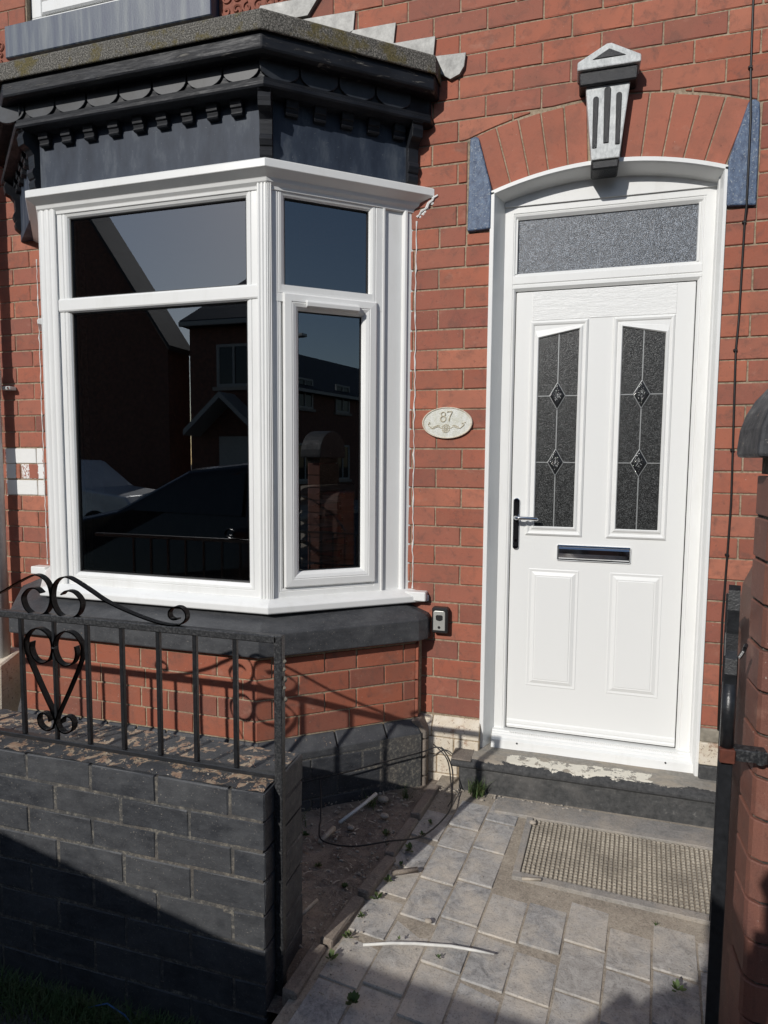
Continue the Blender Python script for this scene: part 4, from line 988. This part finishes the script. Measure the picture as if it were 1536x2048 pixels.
for cen in (AX, AX-2*(AX+.70)*-1 if False else AX):
    for s in (1, -1):
        MB().strip([((x if s == 1 else 2*AX-x), RY, z) for x, z in crom([(p[0], p[1], 0) for p in SC]) and [(q.x, q.y) for q in crom([(p[0], p[1], 0) for p in SC])]], .020, .004).build('top_scroll', 'iron', rl)
        MB().strip([((x if s == 1 else 2*AX-x), RY, z) for x, z in [(q.x, q.y) for q in crom([(p[0], p[1], 0) for p in HT])]], .020, .004).build('heart_scroll', 'iron', rl)
MB().box(AX-.008, AX+.008, RY-.010, RY+.010, .868, .876, .002).build('weld', 'iron_worn', rl)

# ---- gate pier and open gate
gp = thing('gate_pier', (.95, -1.35, -.12), 'dark red brick gate pier with rounded black capping stone', 'pier')
PX, PYF = .764, -1.42
pier_o = lambda g: [(PX+g, -1.30), (PX+g, PYF+.026), (PX+.026, PYF+g), (1.02, PYF+g), (1.02, -1.30)]
MB().loops([[(x, y, -.3) for x, y in pier_o(.006)], [(x, y, 1.43) for x, y in pier_o(.006)]], True, True, True).build('core', 'mortar_pier', gp)
k = 0; z = 1.440
while z > -.2:
    z1, z0 = z-.0034, z-.092+.0034; sp = .955 if k % 2 else .862
    pl = [(PX, -1.30), (PX, PYF+.024), (PX+.005, PYF+.012), (PX+.022, PYF), (sp-.005, PYF), (sp-.005, -1.32)]
    dx = random.uniform(-.0025, .0025)
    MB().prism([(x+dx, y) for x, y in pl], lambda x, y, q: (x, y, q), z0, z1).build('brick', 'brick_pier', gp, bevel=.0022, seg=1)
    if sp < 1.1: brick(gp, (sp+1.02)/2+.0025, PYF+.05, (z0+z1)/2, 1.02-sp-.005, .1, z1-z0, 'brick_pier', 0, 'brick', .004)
    z -= .092; k += 1
M['pier_render'] = brick_mat('pier_render', [(.13, .065, .045), (.15, .075, .05), (.13, .06, .045)], .3, False, .7, .4)
# rendered return behind the pier
L = [[(PX+.012+o, -1.305, zz), (PX+.012+o, -1.15, zz), (1.0, -1.15, zz), (1.0, -1.305, zz)] for zz, o in ((-.3, 0), (1.10, 0), (1.17, .006), (1.225, .03))]
MB().loops(L, True, True, True).build('rendered_return', 'pier_render', gp, bevel=.006)
# capping: half round stone with overhanging drip
cpf = [(.700, 1.487), (.702, 1.480), (.712, 1.476)]
arc = [(.728+.167*(1-math.cos(R(a)))*1.0, 1.500+.175*math.sin(R(a))) for a in range(0, 181, 12)]
pl = [(.728, 1.490)]+arc+[(1.06, 1.490), (1.056, 1.476), (.728, 1.476)]
MB().prism(pl, lambda x, z, y: (x, y, z), -1.445, -1.265).build('capping', 'bb_plinth', gp, bevel=.008, seg=2)
bx('capping_bed', .772, 1.01, -1.415, -1.305, 1.4405, 1.4765, 'mortar_pier', gp)

g8 = thing('garden_gate', (.70, -1.44, -.1), 'black iron garden gate swung open, seen edge on beside the brick pier', 'gate')
gd = Vector((.215, 1.0, 0)).normalized(); gn = Vector((gd.y, -gd.x, 0)); G0 = Vector((.698, -1.45, 0))
def G(a, h, d=0.0): p = G0+gd*a+gn*d; return (p.x, p.y, h)
def gbox(a0, a1, z0, z1, d0, d1, nm, mat='iron', c=.0015):
    MB().box(a0, a1, d0, d1, z0, z1, c, lambda a, d, z: G(a, z, d)).build(nm, mat, g8)
gbox(0, .010, -.08, 1.065, -.013, .013, 'stile'); gbox(.74, .75, -.06, 1.06, -.013, .013, 'stile')
gbox(.010, .74, .02, .03, -.010, .010, 'rail'); gbox(.010, .74, .70, .71, -.010, .010, 'rail'); gbox(.010, .74, .93, .94, -.010, .010, 'rail')
for i in range(1, 8): gbox(.092*i, .092*i+.010, .031, .929, -.005, .005, 'bar')
MB().strip([G(-.004, 1.00), G(-.010, 1.03), G(-.004, 1.06), G(.008, 1.075), G(.012, 1.11), G(.010, 1.16), G(.016, 1.20), G(.03, 1.207)], .022, .006, gn).build('stile_scroll', 'iron', g8)
MB().strip([G(.02, 1.20), G(.10, 1.18), G(.2, 1.12), G(.3, 1.05), G(.38, .95)], .018, .005, gn).build('top_scroll', 'iron', g8)
MB().tube([G(.012, 1.06, .014), G(.016, 1.075, .022), G(.012, 1.09, .026), G(.006, 1.085, .024)], .004, 6).build('hook', 'iron', g8)
MB().box(.683, .712, -1.468, -1.449, .842, .872, .002).build('hinge_sleeve', 'rust', g8)
MB().box(.712, .775, -1.4555, -1.425, .844, .870, .002).build('hinge_strap', 'iron_worn', g8)
MB().lathe([(.009, 0), (.009, .030)], (.762, -1.448, .842), 10).build('hinge_pin', 'iron_worn', g8)
MB().lathe([(.0135, 0), (.0135, .14)], (.698, -1.449, .868), 12).build('hinge_knuckle', 'iron', g8, smooth=True)

# =================================================================== SMALL THINGS ON THE GROUND
def tubething(name, pts, rad, mat, label, cat, n=6, group=None):
    o = MB().tube(pts, rad, n).build(name, mat, None, smooth=True); return tag(o, label, cat, group)
lw = [(-.62, -.46, .10), (-.60, -.50, .07), (-.56, -.60, .02), (-.5483, -.6439, .006), (-.4986, -.7291, .012), (-.3716, -.7549, .030), (-.2478, -.6936, .036), (-.1399, -.5818, .012), (-.0757, -.3889, .012), (-.085, -.26, .03), (-.105, -.17, .10), (-.17, -.12, .155), (-.255, -.155, .135), (-.40, -.262, .118), (-.55, -.385, .104), (-.70, -.502, .095)]
tubething('loose_cable', [tuple(q) for q in crom(lw, 6)], .0031, 'cable', 'long loop of loose black cable lying across bed and path', 'cable', 6)
tubething('loose_wire', [tuple(q) for q in crom([(-.20, -.115, .165), (-.13, -.15, .12), (-.098, -.22, .05), (-.085, -.27, .006), (-.09, -.33, .003)], 6)], .0028, 'cable', 'short stray wire curling down the cream plinth corner', 'wire')
tubething('plastic_strip', [(x, y, zg(y)+.006) for x, y in ((-.2018, -1.1389), (-.12, -1.108), (-.0526, -1.0895), (.0571, -1.0677), (.13, -1.063), (.1895, -1.0617))], [.0042, .005, .005, .005, .0045, .0025], 'whitestrip', 'thin white plastic strip lying across the pavers', 'strip')
tubething('batten', [(-.505, -.53, -.03), (-.45, -.425, -.01), (-.405, -.338, .012)], .008, 'whitestrip', 'pale trim offcut leaning towards the black bay plinth', 'offcut', 4)
tubething('batten', [(-.535, -.675, -.034), (-.510, -.575, -.026)], .011, 'debris', 'stubby sawn wood offcut lying on the soil', 'offcut', 4)
tubething('twig', [(-.455, -1.075, -.045), (-.42, -.975, -.038)], .0065, 'debris', 'straight pale stick on the soil behind the garden wall', 'stick', 5)
tubething('twig', [(.245, -.70, -.008), (.31, -.688, -.006)], .006, 'debris', 'short flat splinter beside the mat frame', 'stick', 4)
tubething('slate_chip', [(-.205, -.80, -.012), (-.12, -.755, -.010)], .009, 'kerb', 'dark slate sliver lying beside the path edging', 'chip', 4)
# pebbles, mortar crumbs and dry litter
rg = random.Random(21); pb = MB()
def crumb(x, y, z, s):
    n = 6; ph = rg.random()*6; sq = rg.uniform(.5, .9); L = []
    for h, k in ((-.3, .7), (.2, 1.0), (.6, .55)):
        L.append([(x+s*k*math.cos(ph+2*math.pi*i/n)*rg.uniform(.8, 1.1), y+s*k*sq*math.sin(ph+2*math.pi*i/n)*rg.uniform(.8, 1.1), z+s*h) for i in range(n)])
    pb.loops(L, True, True, True)
for _ in range(900): x, y = rg.uniform(-1.1, -.26), rg.uniform(-1.15, -.2); crumb(x, y, zg(y)-.040, rg.choice((.002, .003, .003, .004, .006, .009)))
for _ in range(240):
    x = rg.uniform(-.16, 1.0); y = -.168-abs(rg.gauss(0, .028)); crumb(x, y, zg(y)-.004, rg.choice((.0015, .002, .003, .004, .006)) if x < .45 else rg.choice((.0012, .002)))
for _ in range(110): x, y = rg.uniform(-.3, .85), rg.uniform(-1.35, -.35); crumb(x, y, zg(y)-.001, rg.choice((.001, .0015, .002, .0028)))
for _ in range(150): t = rg.random(); y = -.2-1.15*t; x = -.175-.16*t+rg.choice((-1, 1))*rg.uniform(.035, .075); crumb(x, y, zg(y)-.004, rg.choice((.002, .003, .005)))
for _ in range(170): x = rg.uniform(-1.9, -.42); y = rg.uniform(-1.375, -1.19); crumb(x, y, .554, rg.choice((.0012, .0018, .0025, .004)))
tag(pb.build('gravel', 'pebble', None, fix=False), 'loose mortar crumbs and small pebbles scattered over path, bed and wall top', kind='stuff')
for i, (x, y, s, lb) in enumerate(((-.345, -.415, .016, 'white rounded pebble on the soil near the path edging'), (-.455, -.53, .013, 'white pebble beside the sawn wood offcut'), (.262, -.345, .012, 'small white stone by the left corner of the mat'), (-.03, -.985, .010, 'white stone chip in a joint of the pavers'), (.815, -1.02, .017, 'pinkish broken stone at the foot of the open gate'), (-.385, -.30, .02, 'pale lump of mortar in the grass by the bay plinth'))):
    vs = []; L = []
    for a in range(1, 6):
        th = math.pi*a/6; L.append([(x+s*1.25*math.sin(th)*math.cos(p)*(1+.15*noise.noise((math.cos(p), a, i))), y+s*math.sin(th)*math.sin(p), zg(y)+s*.55-s*.7*math.cos(th)-(.038 if x < -.30 else 0)) for p in [2*math.pi*q/9 for q in range(9)]])
    tag(MB().loops(L, True, True, True).build('stone', 'pebble', None, smooth=True), lb, 'stone')
lt = MB(); rg = random.Random(77)
for _ in range(560):
    x, y = rg.uniform(-.95, -.27), rg.uniform(-1.1, -.2); a = rg.uniform(0, 3.14); l_ = rg.uniform(.006, .036); z_ = zg(y)-.036+rg.random()*.006
    lt.strip([(x, y, z_), (x+math.cos(a)*l_*.5, y+math.sin(a)*l_*.5, z_+rg.uniform(0, .004)), (x+math.cos(a)*l_, y+math.sin(a)*l_, z_)], rg.uniform(.0012, .006), .0008, (-math.sin(a), math.cos(a), 0))
lt.mi = [rg.randrange(3) for _ in lt.f]; lt.mi = [lt.mi[(i//10)*10] for i in range(len(lt.f))]
tag(lt.build('dry_litter', ['debris', 'kerb', 'soil'], None, fix=False), 'dry leaf and straw litter scattered over the soil bed', kind='stuff')
# grass tufts and weeds
def tuft(name, x, y, z, n, h, spread, label, cat='grass', lean=1.0, wb=.0022, group=None, seed=0):
    rg = random.Random(seed or int(abs(x*1000)+abs(y*1000))); m_ = MB()
    for _ in range(n):
        a = rg.uniform(0, 6.283); hh = h*rg.uniform(.45, 1.0); ln = spread*rg.uniform(.3, 1.0)*lean; bx_, by = x+rg.gauss(0, spread*.22), y+rg.gauss(0, spread*.22)
        d = Vector((math.cos(a), math.sin(a), 0)); sd_ = Vector((-d.y, d.x, 0)); w_ = wb*rg.uniform(.7, 1.4); L = []
        for t in (0, .35, .7, 1):
            c = Vector((bx_, by, z))+d*ln*t*t+Vector((0, 0, hh*(t-.25*t*t*ln/max(h, .01)))); ww = w_*(1-t*.92)
            L.append([c-sd_*ww, c+sd_*ww])
        m_.loops(L, False)
    return tag(m_.build(name, 'grass', None, fix=False), label, cat, group)
def weed(name, x, y, z, n, s, label, group=None):
    rg = random.Random(int(abs(x*977)+abs(y*991))); m_ = MB()
    for _ in range(n):
        a = rg.uniform(0, 6.283); el_ = rg.uniform(.2, 1.2); d = Vector((math.cos(a)*math.cos(el_), math.sin(a)*math.cos(el_), math.sin(el_))); b = Vector((x, y, z)); ln = s*rg.uniform(.5, 1)
        t = d.cross(Vector((0, 0, 1))).normalized(); q = b+d*ln*.45
        m_.add([b, b+d*ln*.3+t*.001, q+t*ln*.22, b+d*ln*.8+t*ln*.18, b+d*ln, b+d*ln*.8-t*ln*.18, q-t*ln*.22, b+d*ln*.3-t*.001], [(0, 1, 7), (1, 2, 6, 7), (2, 3, 5, 6), (3, 4, 5)])
    return tag(m_.build(name, 'grass', None, fix=False), label, 'weed', group)
tuft('grass_tuft', .012, -.185, -.005, 130, .085, .06, 'bushy green grass tuft growing at the foot of the doorstep', seed=4)
tuft('grass_tuft', -.70, -.60, -.045, 40, .10, .11, 'thin grass sprouting along the black bay plinth', seed=5)
tuft('grass_tuft', -.42, -.335, -.045, 40, .055, .07, 'short grass beside the leaning trim offcut', seed=6)
tuft('grass_tuft', -.30, -.235, -.045, 24, .07, .05, 'sparse grass at the plinth corner by the path edging', seed=8)
tuft('grass_tuft', .672, -.79, -.018, 12, .018, .02, 'tiny grass sprig in a paver joint below the mat', seed=9)
weed('weed', .70, -1.045, -.02, 14, .03, 'small broad-leaved weed growing between pavers near the gate')
weed('weed', .80, -1.21, -.02, 18, .03, 'leafy weed at the path edge under the gate')
weed('weed', -.165, -1.34, -.03, 30, .03, 'bright moss-like weed by the end of the garden wall')
weed('weed', .03, -1.12, -.025, 8, .015, 'tiny weed below the white plastic strip')
weed('weed', -.10, -1.09, -.02, 10, .014, 'tiny weed under the tip of the white plastic strip')
for q_, (x_, y_) in enumerate(((-.62, -.62), (-.50, -.78), (-.36, -.86), (-.55, -.95), (-.31, -.52))): weed('ground_ivy', x_, y_, zg(y_)-.04, 26, .022, ['small green seedling clump on soil by the bay plinth', 'small green seedling clump inside the cable loop', 'small green seedling clump beside the middle edging stone', 'small green seedling clump behind the garden wall', 'small green seedling clump on soil by the upper edging stone'][q_])
weed('weed', .985, -.235, .0, 20, .05, 'green weed at the right-hand corner of the doorstep')
weed('weed', -2.56, -.42, .26, 18, .055, 'green leafy weed beside the downpipe foot')
for i in range(9): 
    t = i/9; y = -.45-.85*t; weed('moss_clump', -.195-.16*t+(.06 if i % 2 else .055), y, zg(y)-.004, 16, .018+.006*(i % 3), 'low green moss clump along the path edging', 'moss clumps along the path edging')
# rough grass on the pavement side of the garden wall
gm = MB(); rg = random.Random(31)
for _ in range(2600):
    cx = rg.choice((-1.35, -1.2, -1.08, -.98, -.80, -.70, -.62))+rg.gauss(0, .075); y = -1.40-abs(rg.gauss(0, .055)); a = rg.uniform(0, 6.28); hh = rg.uniform(.02, .085); ln = rg.uniform(.01, .06); d = Vector((math.cos(a), math.sin(a), 0)); sd_ = Vector((-d.y, d.x, 0)); L = []
    for t in (0, .5, 1): c = Vector((cx, y, -.212))+d*ln*t*t+Vector((0, 0, hh*(t-.3*t*t))); L.append([c-sd_*.0022*(1-.9*t), c+sd_*.0022*(1-.9*t)])
    gm.loops(L, False)
tag(gm.build('grass_verge', 'grass', None, fix=False), 'rough grass and weeds along the foot of the garden wall', kind='stuff')
tubething('litter_string', [(-.98, -1.42, -.19), (-.92, -1.41, -.17), (-.85, -1.42, -.18), (-.79, -1.44, -.20)], .002, simple('blue_string', (.05, .14, .35), .5), 'thin blue string lying in the grass by the wall', 'string')
# neighbour's cream painted plinth beyond the downpipe
nb_ = MB().prism([(0, .36), (-.16, .30), (-.17, .0), (-.18, -.2), (0, -.2)], lambda y, z, x: (x, y, z), -3.4, -2.668).build('neighbour_plinth', 'cream', house, bevel=.01)

# =================================================================== THE STREET BEHIND THE CAMERA (seen in the glass, casts the shadows)
M['car_dark'] = simple('car_paint_dark', (.012, .014, .02), .12, .2, .1, 4, 0)
M['car_silver'] = simple('car_paint_silver', (.62, .63, .64), .3, .1, .08, 4, 0)
M['tyre'] = simple('tyre_rubber', (.012, .012, .012), .85, 0, .2, 40)
M['lamp_red'] = simple('lamp_red', (.25, .01, .01), .1, 0, .1, 10, 0); M['lamp_clear'] = simple('lamp_clear', (.6, .62, .63), .08, .2, .05, 10, 0)
def vehicle(name, label, x0, yc, zroad, prof, wheels, glassq, half, mat, wr=.32):
    """prof: upper outline (x, z) from tail to nose; half width; glassq: list of side-window polygons"""
    t_ = thing(name, (x0, yc, zroad), label, 'car')
    full = prof; L = []
    for yk, inset, zk in ((-1, .10, .96), (-.93, .03, .985), (-.80, 0, 1), (.80, 0, 1), (.93, .03, .985), (1, .10, .96)):
        L.append([(x0+x, yc+half*yk*(1-.13*max(0, (z-.95)/.5)), zroad+.28+(z-.28)*zk) for x, z in full]+[(x0+full[-1][0], yc+half*yk, zroad+.26), (x0+full[0][0], yc+half*yk, zroad+.26)])
    MB().loops(L, True, True, True).build('body', mat, t_, bevel=.02, seg=2)
    for s in (-1, 1):
        for wx in wheels:
            wo = MB().lathe([(wr*.6, -.10), (wr*.94, -.10), (wr, -.07), (wr, .07), (wr*.94, .10), (wr*.6, .10)], (x0+wx, yc+s*(half-.09), zroad+wr), 24, (0, 1, 0)).build('wheel', 'tyre', t_)
            MB().lathe([(wr*.62, -.105), (wr*.60, .105)], (x0+wx, yc+s*(half-.09), zroad+wr), 16, (0, 1, 0)).build('rim', 'car_silver', wo)
        for q in glassq:
            pl = [(x0+x, yc+s*half*(1-.13*max(0, (z-.95)/.5))+s*.004, zroad+z) for x, z in q]; pl2 = [(p[0], p[1]-s*.03, p[2]) for p in pl]
            MB().loops([pl, pl2], True, True, True).build('side_window', 'carglass', t_)
        MB().box(x0+prof[-1][0]-.06, x0+prof[-1][0]+.012, yc+s*half*.72-.16, yc+s*half*.72+.16, zroad+.62, zroad+.76, .02).build('headlight', 'lamp_clear', t_)
        MB().box(x0+prof[0][0]-.012, x0+prof[0][0]+.05, yc+s*half*.78-.10, yc+s*half*.78+.10, zroad+.75, zroad+.95, .02).build('tail_light', 'lamp_red', t_)
        MB().box(x0+prof[-1][0]*.46-.09, x0+prof[-1][0]*.46+.05, yc+s*(half+.02)-.02, yc+s*(half+.16)-.02*s, zroad+1.02, zroad+1.14, .02).build('wing_mirror', mat, t_)
    return t_
# dark saloon parked half on the near pavement, tail towards the photographer
def flipx(pr): return [(-x, z) for x, z in pr]
pr = [(0, .45), (.03, 1.0), (.08, 1.32), (.9, 1.385), (1.75, 1.585), (2.3, 1.61), (2.9, 1.55), (3.65, 1.18), (4.45, 1.02), (4.65, .75), (4.68, .45)]
vehicle('parked_car', 'dark saloon car parked half on the pavement before the garden wall', -.24, -3.86, -.30, flipx([(x, z*1.075) for x, z in pr]), [-.9, -3.8], [flipx([(1.2, 1.40), (1.75, 1.57), (2.2, 1.63), (2.2, 1.24)]), flipx([(2.27, 1.24), (2.27, 1.63), (2.85, 1.57), (3.45, 1.26)])], .86, 'car_dark')
pr2 = [(0, .5), (0, 1.02), (1.55, 1.04), (1.65, 1.62), (1.9, 1.74), (2.9, 1.72), (3.55, 1.16), (4.65, 1.02), (4.85, .8), (4.87, .45)]
vehicle('pickup_truck', 'silver pickup truck parked along the far kerb', -12.75, -9.35, -.315, pr2, [.95, 3.95], [[(1.80, 1.12), (1.85, 1.62), (2.85, 1.62), (3.35, 1.16)]], .9, 'car_silver', .36)

M['far_brick'] = brick_mat('far_brick', [(.055, .03, .025), (.065, .035, .028), (.05, .026, .022)], .3)
M['far_white'] = simple('far_white_frames', (.30, .30, .29), .5)
M['slate'] = simple('roof_slate', (.03, .03, .033), .7, 0, .3, 3, .3, .01)
def far_house(x0, x1, y0, eave, ridge, label, gable=False, porch=True, wins=2, D=7.0):
    t_ = thing('house_opposite', ((x0+x1)/2, y0, -.1), label, 'house', 'houses across the street')
    if gable:
        MB().prism([(x0, -.3), (x1, -.3), (x1, eave), ((x0+x1)/2, ridge), (x0, eave)], lambda x, z, y: (x, y, z), y0-D, y0).build('wall', 'far_brick', t_)
        for s, (xa, xb) in ((0, (x0-.15, (x0+x1)/2)), (1, ((x0+x1)/2, x1+.15))):
            za, zb = (eave-.08, ridge) if s == 0 else (ridge, eave-.08)
            MB().prism([(xa, za+.02), (xb, zb+.02), (xb, zb+.16), (xa, za+.16)], lambda x, z, y: (x, y, z), y0-D, y0+.15).build('roof', 'slate', t_)
    else:
        MB().box(x0, x1, y0-D, y0, -.3, eave).build('wall', 'far_brick', t_)
        MB().prism([(y0+.3, eave-.08), (y0+.3, eave+.06), (y0-D/2, ridge), (y0-D-.3, eave+.06), (y0-D-.3, eave-.08)], lambda y, z, x: (x, y, z), x0-.1, x1+.1).build('roof', 'slate', t_)
        MB().box(x0-.1, x1+.1, y0+.28, y0+.36, eave-.1, eave+.02, .01).build('gutter', 'far_white', t_)
    n = wins
    for i in range(n):
        cx = x0+(x1-x0)*(i+.5)/n
        for zc, hh in ((3.9, 1.1), (1.35, 1.4)):
            if porch and i == 0 and zc < 2: continue
            wo = rect_frame(lambda u, v, d: (u, y0+d, v), cx-.5, cx+.5, zc-hh/2, zc+hh/2, [(0, .0), (0, .05), (.07, .05), (.08, .02)]).build('window', 'far_white', t_)
            MB().box(cx-.44, cx+.44, y0-.02, y0+.02, zc-hh/2+.06, zc+hh/2-.06).build('pane', 'carglass', wo)
            MB().box(cx-.03, cx+.03, y0+.021, y0+.05, zc-hh/2+.07, zc+hh/2-.07).build('mullion', 'far_white', wo)
            MB().box(cx-.6, cx+.6, y0, y0+.1, zc-hh/2-.1, zc-hh/2-.005).build('sill', 'concrete', wo)
    if porch:
        cx = x0+(x1-x0)*.5/n
        MB().box(cx-.45, cx+.45, y0, y0+.05, 0, 2.05).build('door', 'far_white', t_)
        for s in (-1, 1): MB().prism([(cx, 3.0), (cx+s*1.05, 2.05), (cx+s*1.05, 2.2), (cx, 3.15)], lambda x, z, y: (x, y, z), y0, y0+.8).build('porch_bargeboard', 'far_white', t_)
    return t_
far_house(-17.15, -10.2, -13.0, 4.4, 9.6, 'tall dark brick gable end across the street', True, False, 0, 1.0)
far_house(-9.52, -4.2, -13.0, 5.0, 7.2, 'brick house with white gabled porch beside the gap across the street', False, True, 2)
far_house(-4.0, 1.5, -13.2, 5.0, 7.1, 'brick house with porch opposite the garden gate', False, True, 2)
far_house(1.7, 7.4, -13.2, 4.9, 7.0, 'brick house with porch right of centre across the street', False, True, 2)
far_house(7.6, 12.2, -12.8, 3.9, 6.0, 'lower brick house with front gable across the street', True, False, 2)
far_house(12.4, 20.0, -13.0, 4.0, 6.2, 'far brick house at the end of the row across the street', False, True, 3)
far_house(20.2, 30.0, -13.0, 4.0, 6.2, 'last brick house with three bays across the street', False, True, 3)
far_house(-26.0, -17.3, -13.0, 5.0, 7.2, 'brick house beyond the tall gable across the street', False, True, 3)
lp_ = thing('street_lamp', (11.5, -9.9, -.1), 'tall grey street lamp on the far pavement', 'street lamp')
MB().lathe([(.09, 0), (.07, .8), (.045, .85), (.035, 4.9)], (11.5, -10.4, -.1), 12).build('column', 'pipe', lp_); MB().tube([(11.5, -10.4, 4.75), (11.5, -10.2, 4.9), (11.5, -9.9, 4.92)], .03, 8).build('arm', 'pipe', lp_); MB().box(11.38, 11.62, -10.0, -9.45, 4.86, 4.95, .02).build('lantern', 'pipe', lp_)

# the photographer, whose shadow falls on the path
M['cloth'] = simple('dark_jacket', (.03, .032, .04), .9, 0, .2, 30); M['skin'] = simple('skin', (.45, .27, .19), .6, 0, .1, 30); M['hair'] = simple('hair_dark', (.03, .02, .015), .7, 0, .2, 60)
def loft_person():
    px, py, z0 = .03, -3.22, -.21
    t_ = thing('person', (px, py, z0), 'person in dark jacket and trousers holding up a phone with both hands', 'person')
    def ringp(c, rx, ry, n=14): return [(c[0]+rx*math.cos(2*math.pi*i/n), c[1]+ry*math.sin(2*math.pi*i/n), c[2]) for i in range(n)]
    b = MB()
    b.loops([ringp((px, py, z0+z), rx, ry) for z, rx, ry in ((.84, .10, .09), (.88, .165, .115), (.98, .172, .118), (1.10, .155, .105), (1.25, .185, .118), (1.38, .205, .115), (1.45, .17, .09), (1.49, .07, .065), (1.55, .056, .058))], True, True, True)
    for s in (-1, 1):
        b.loops([ringp((px+s*dx, py+dy, z0+z), r_, r_*1.05, 10) for z, r_, dx, dy in ((.06, .048, .12, 0), (.12, .045, .118, 0), (.30, .058, .112, -.005), (.47, .056, .108, .01), (.65, .074, .10, .005), (.90, .092, .085, 0))], True, True, True)
        b.tube([(px+s*.185, py, z0+1.41), (px+s*.27, py+.03, z0+1.27), (px+s*.31, py+.08, z0+1.16), (.368+s*.15, py+.20, z0+1.43), (.368+s*.105, py+.262, z0+1.585)], [.062, .055, .050, .040, .030], 10)
    b.build('body', 'cloth', t_, smooth=True)
    for s in (-1, 1):
        MB().loops([[(px+s*.125+x*w_, py+y, z0+z) for x, y in ((-.045, -.09), (.045, -.09), (.05, .05), (.035, .165), (-.035, .165), (-.05, .05))] for z, w_ in ((0, 1.0), (.05, 1.0), (.09, .7))], True, True, True).build('shoe', 'tyre', t_, bevel=.015, seg=2)
    hd = MB().loops([ringp((px+.02, py+.03+dy, z0+z), rx, ry) for z, rx, ry, dy in ((1.52, .050, .055, 0), (1.56, .062, .082, .015), (1.60, .072, .094, .012), (1.66, .077, .098, .005), (1.71, .072, .092, 0), (1.75, .05, .066, -.005), (1.765, .02, .03, -.005))], True, True, True)
    ho = hd.build('head', 'skin', t_, smooth=True)
    MB().loops([ringp((px+.02, py+.018, z0+z), rx, ry) for z, rx, ry in ((1.60, .076, .088), (1.67, .083, .096), (1.73, .078, .092), (1.765, .054, .066), (1.78, .02, .03))], True, True, True).build('hair', 'hair', ho, smooth=True)
    MB().tube([(px+.02, py+.125, z0+1.645), (px+.02, py+.145, z0+1.615), (px+.02, py+.13, z0+1.605)], [.008, .014, .009], 8).build('nose', 'skin', ho, smooth=True)
    for s in (-1, 1):
        MB().lathe([(.004, -.006), (.012, 0), (.004, .006)], (px+.02+s*.03, py+.122, z0+1.65), 8, (0, 1, 0)).build('eye', 'seal', ho)
        MB().lathe([(.010, -.008), (.022, 0), (.010, .008)], (px+.02+s*.079, py+.03, z0+1.645), 8, (1, 0, 0)).build('ear', 'skin', ho)
        h = MB(); hx, hy, hz = .368+s*.098, -2.945, 1.395
        h.loops([ringp((hx+s*.0, hy-.01, hz+z), rx, ry, 8) for z, rx, ry in ((-.03, .018, .026), (.0, .018, .034), (.045, .016, .038))], True, True, True)
        for k, ln in enumerate((.058, .066, .062, .050)):
            y_ = hy+.022-.018*k; h.tube([(hx, y_, hz+.04), (hx+s*.012, y_+.004, hz+.04+ln*.5), (hx-s*.004, y_+.012, hz+.04+ln)], [.009, .0085, .006], 8)
        h.tube([(hx, hy-.02, hz), (hx-s*.02, hy-.035, hz+.025), (hx-s*.034, hy-.030, hz+.045)], [.011, .010, .008], 8)
        h.build('hand', 'skin', t_, smooth=True)
    ph = MB().box(.368-.078, .368+.078, -2.928, -2.919, 1.395, 1.475, .003).build('phone', 'blackgloss', None)
    tag(ph, 'black phone held up in both hands by the person', 'phone')
loft_person()
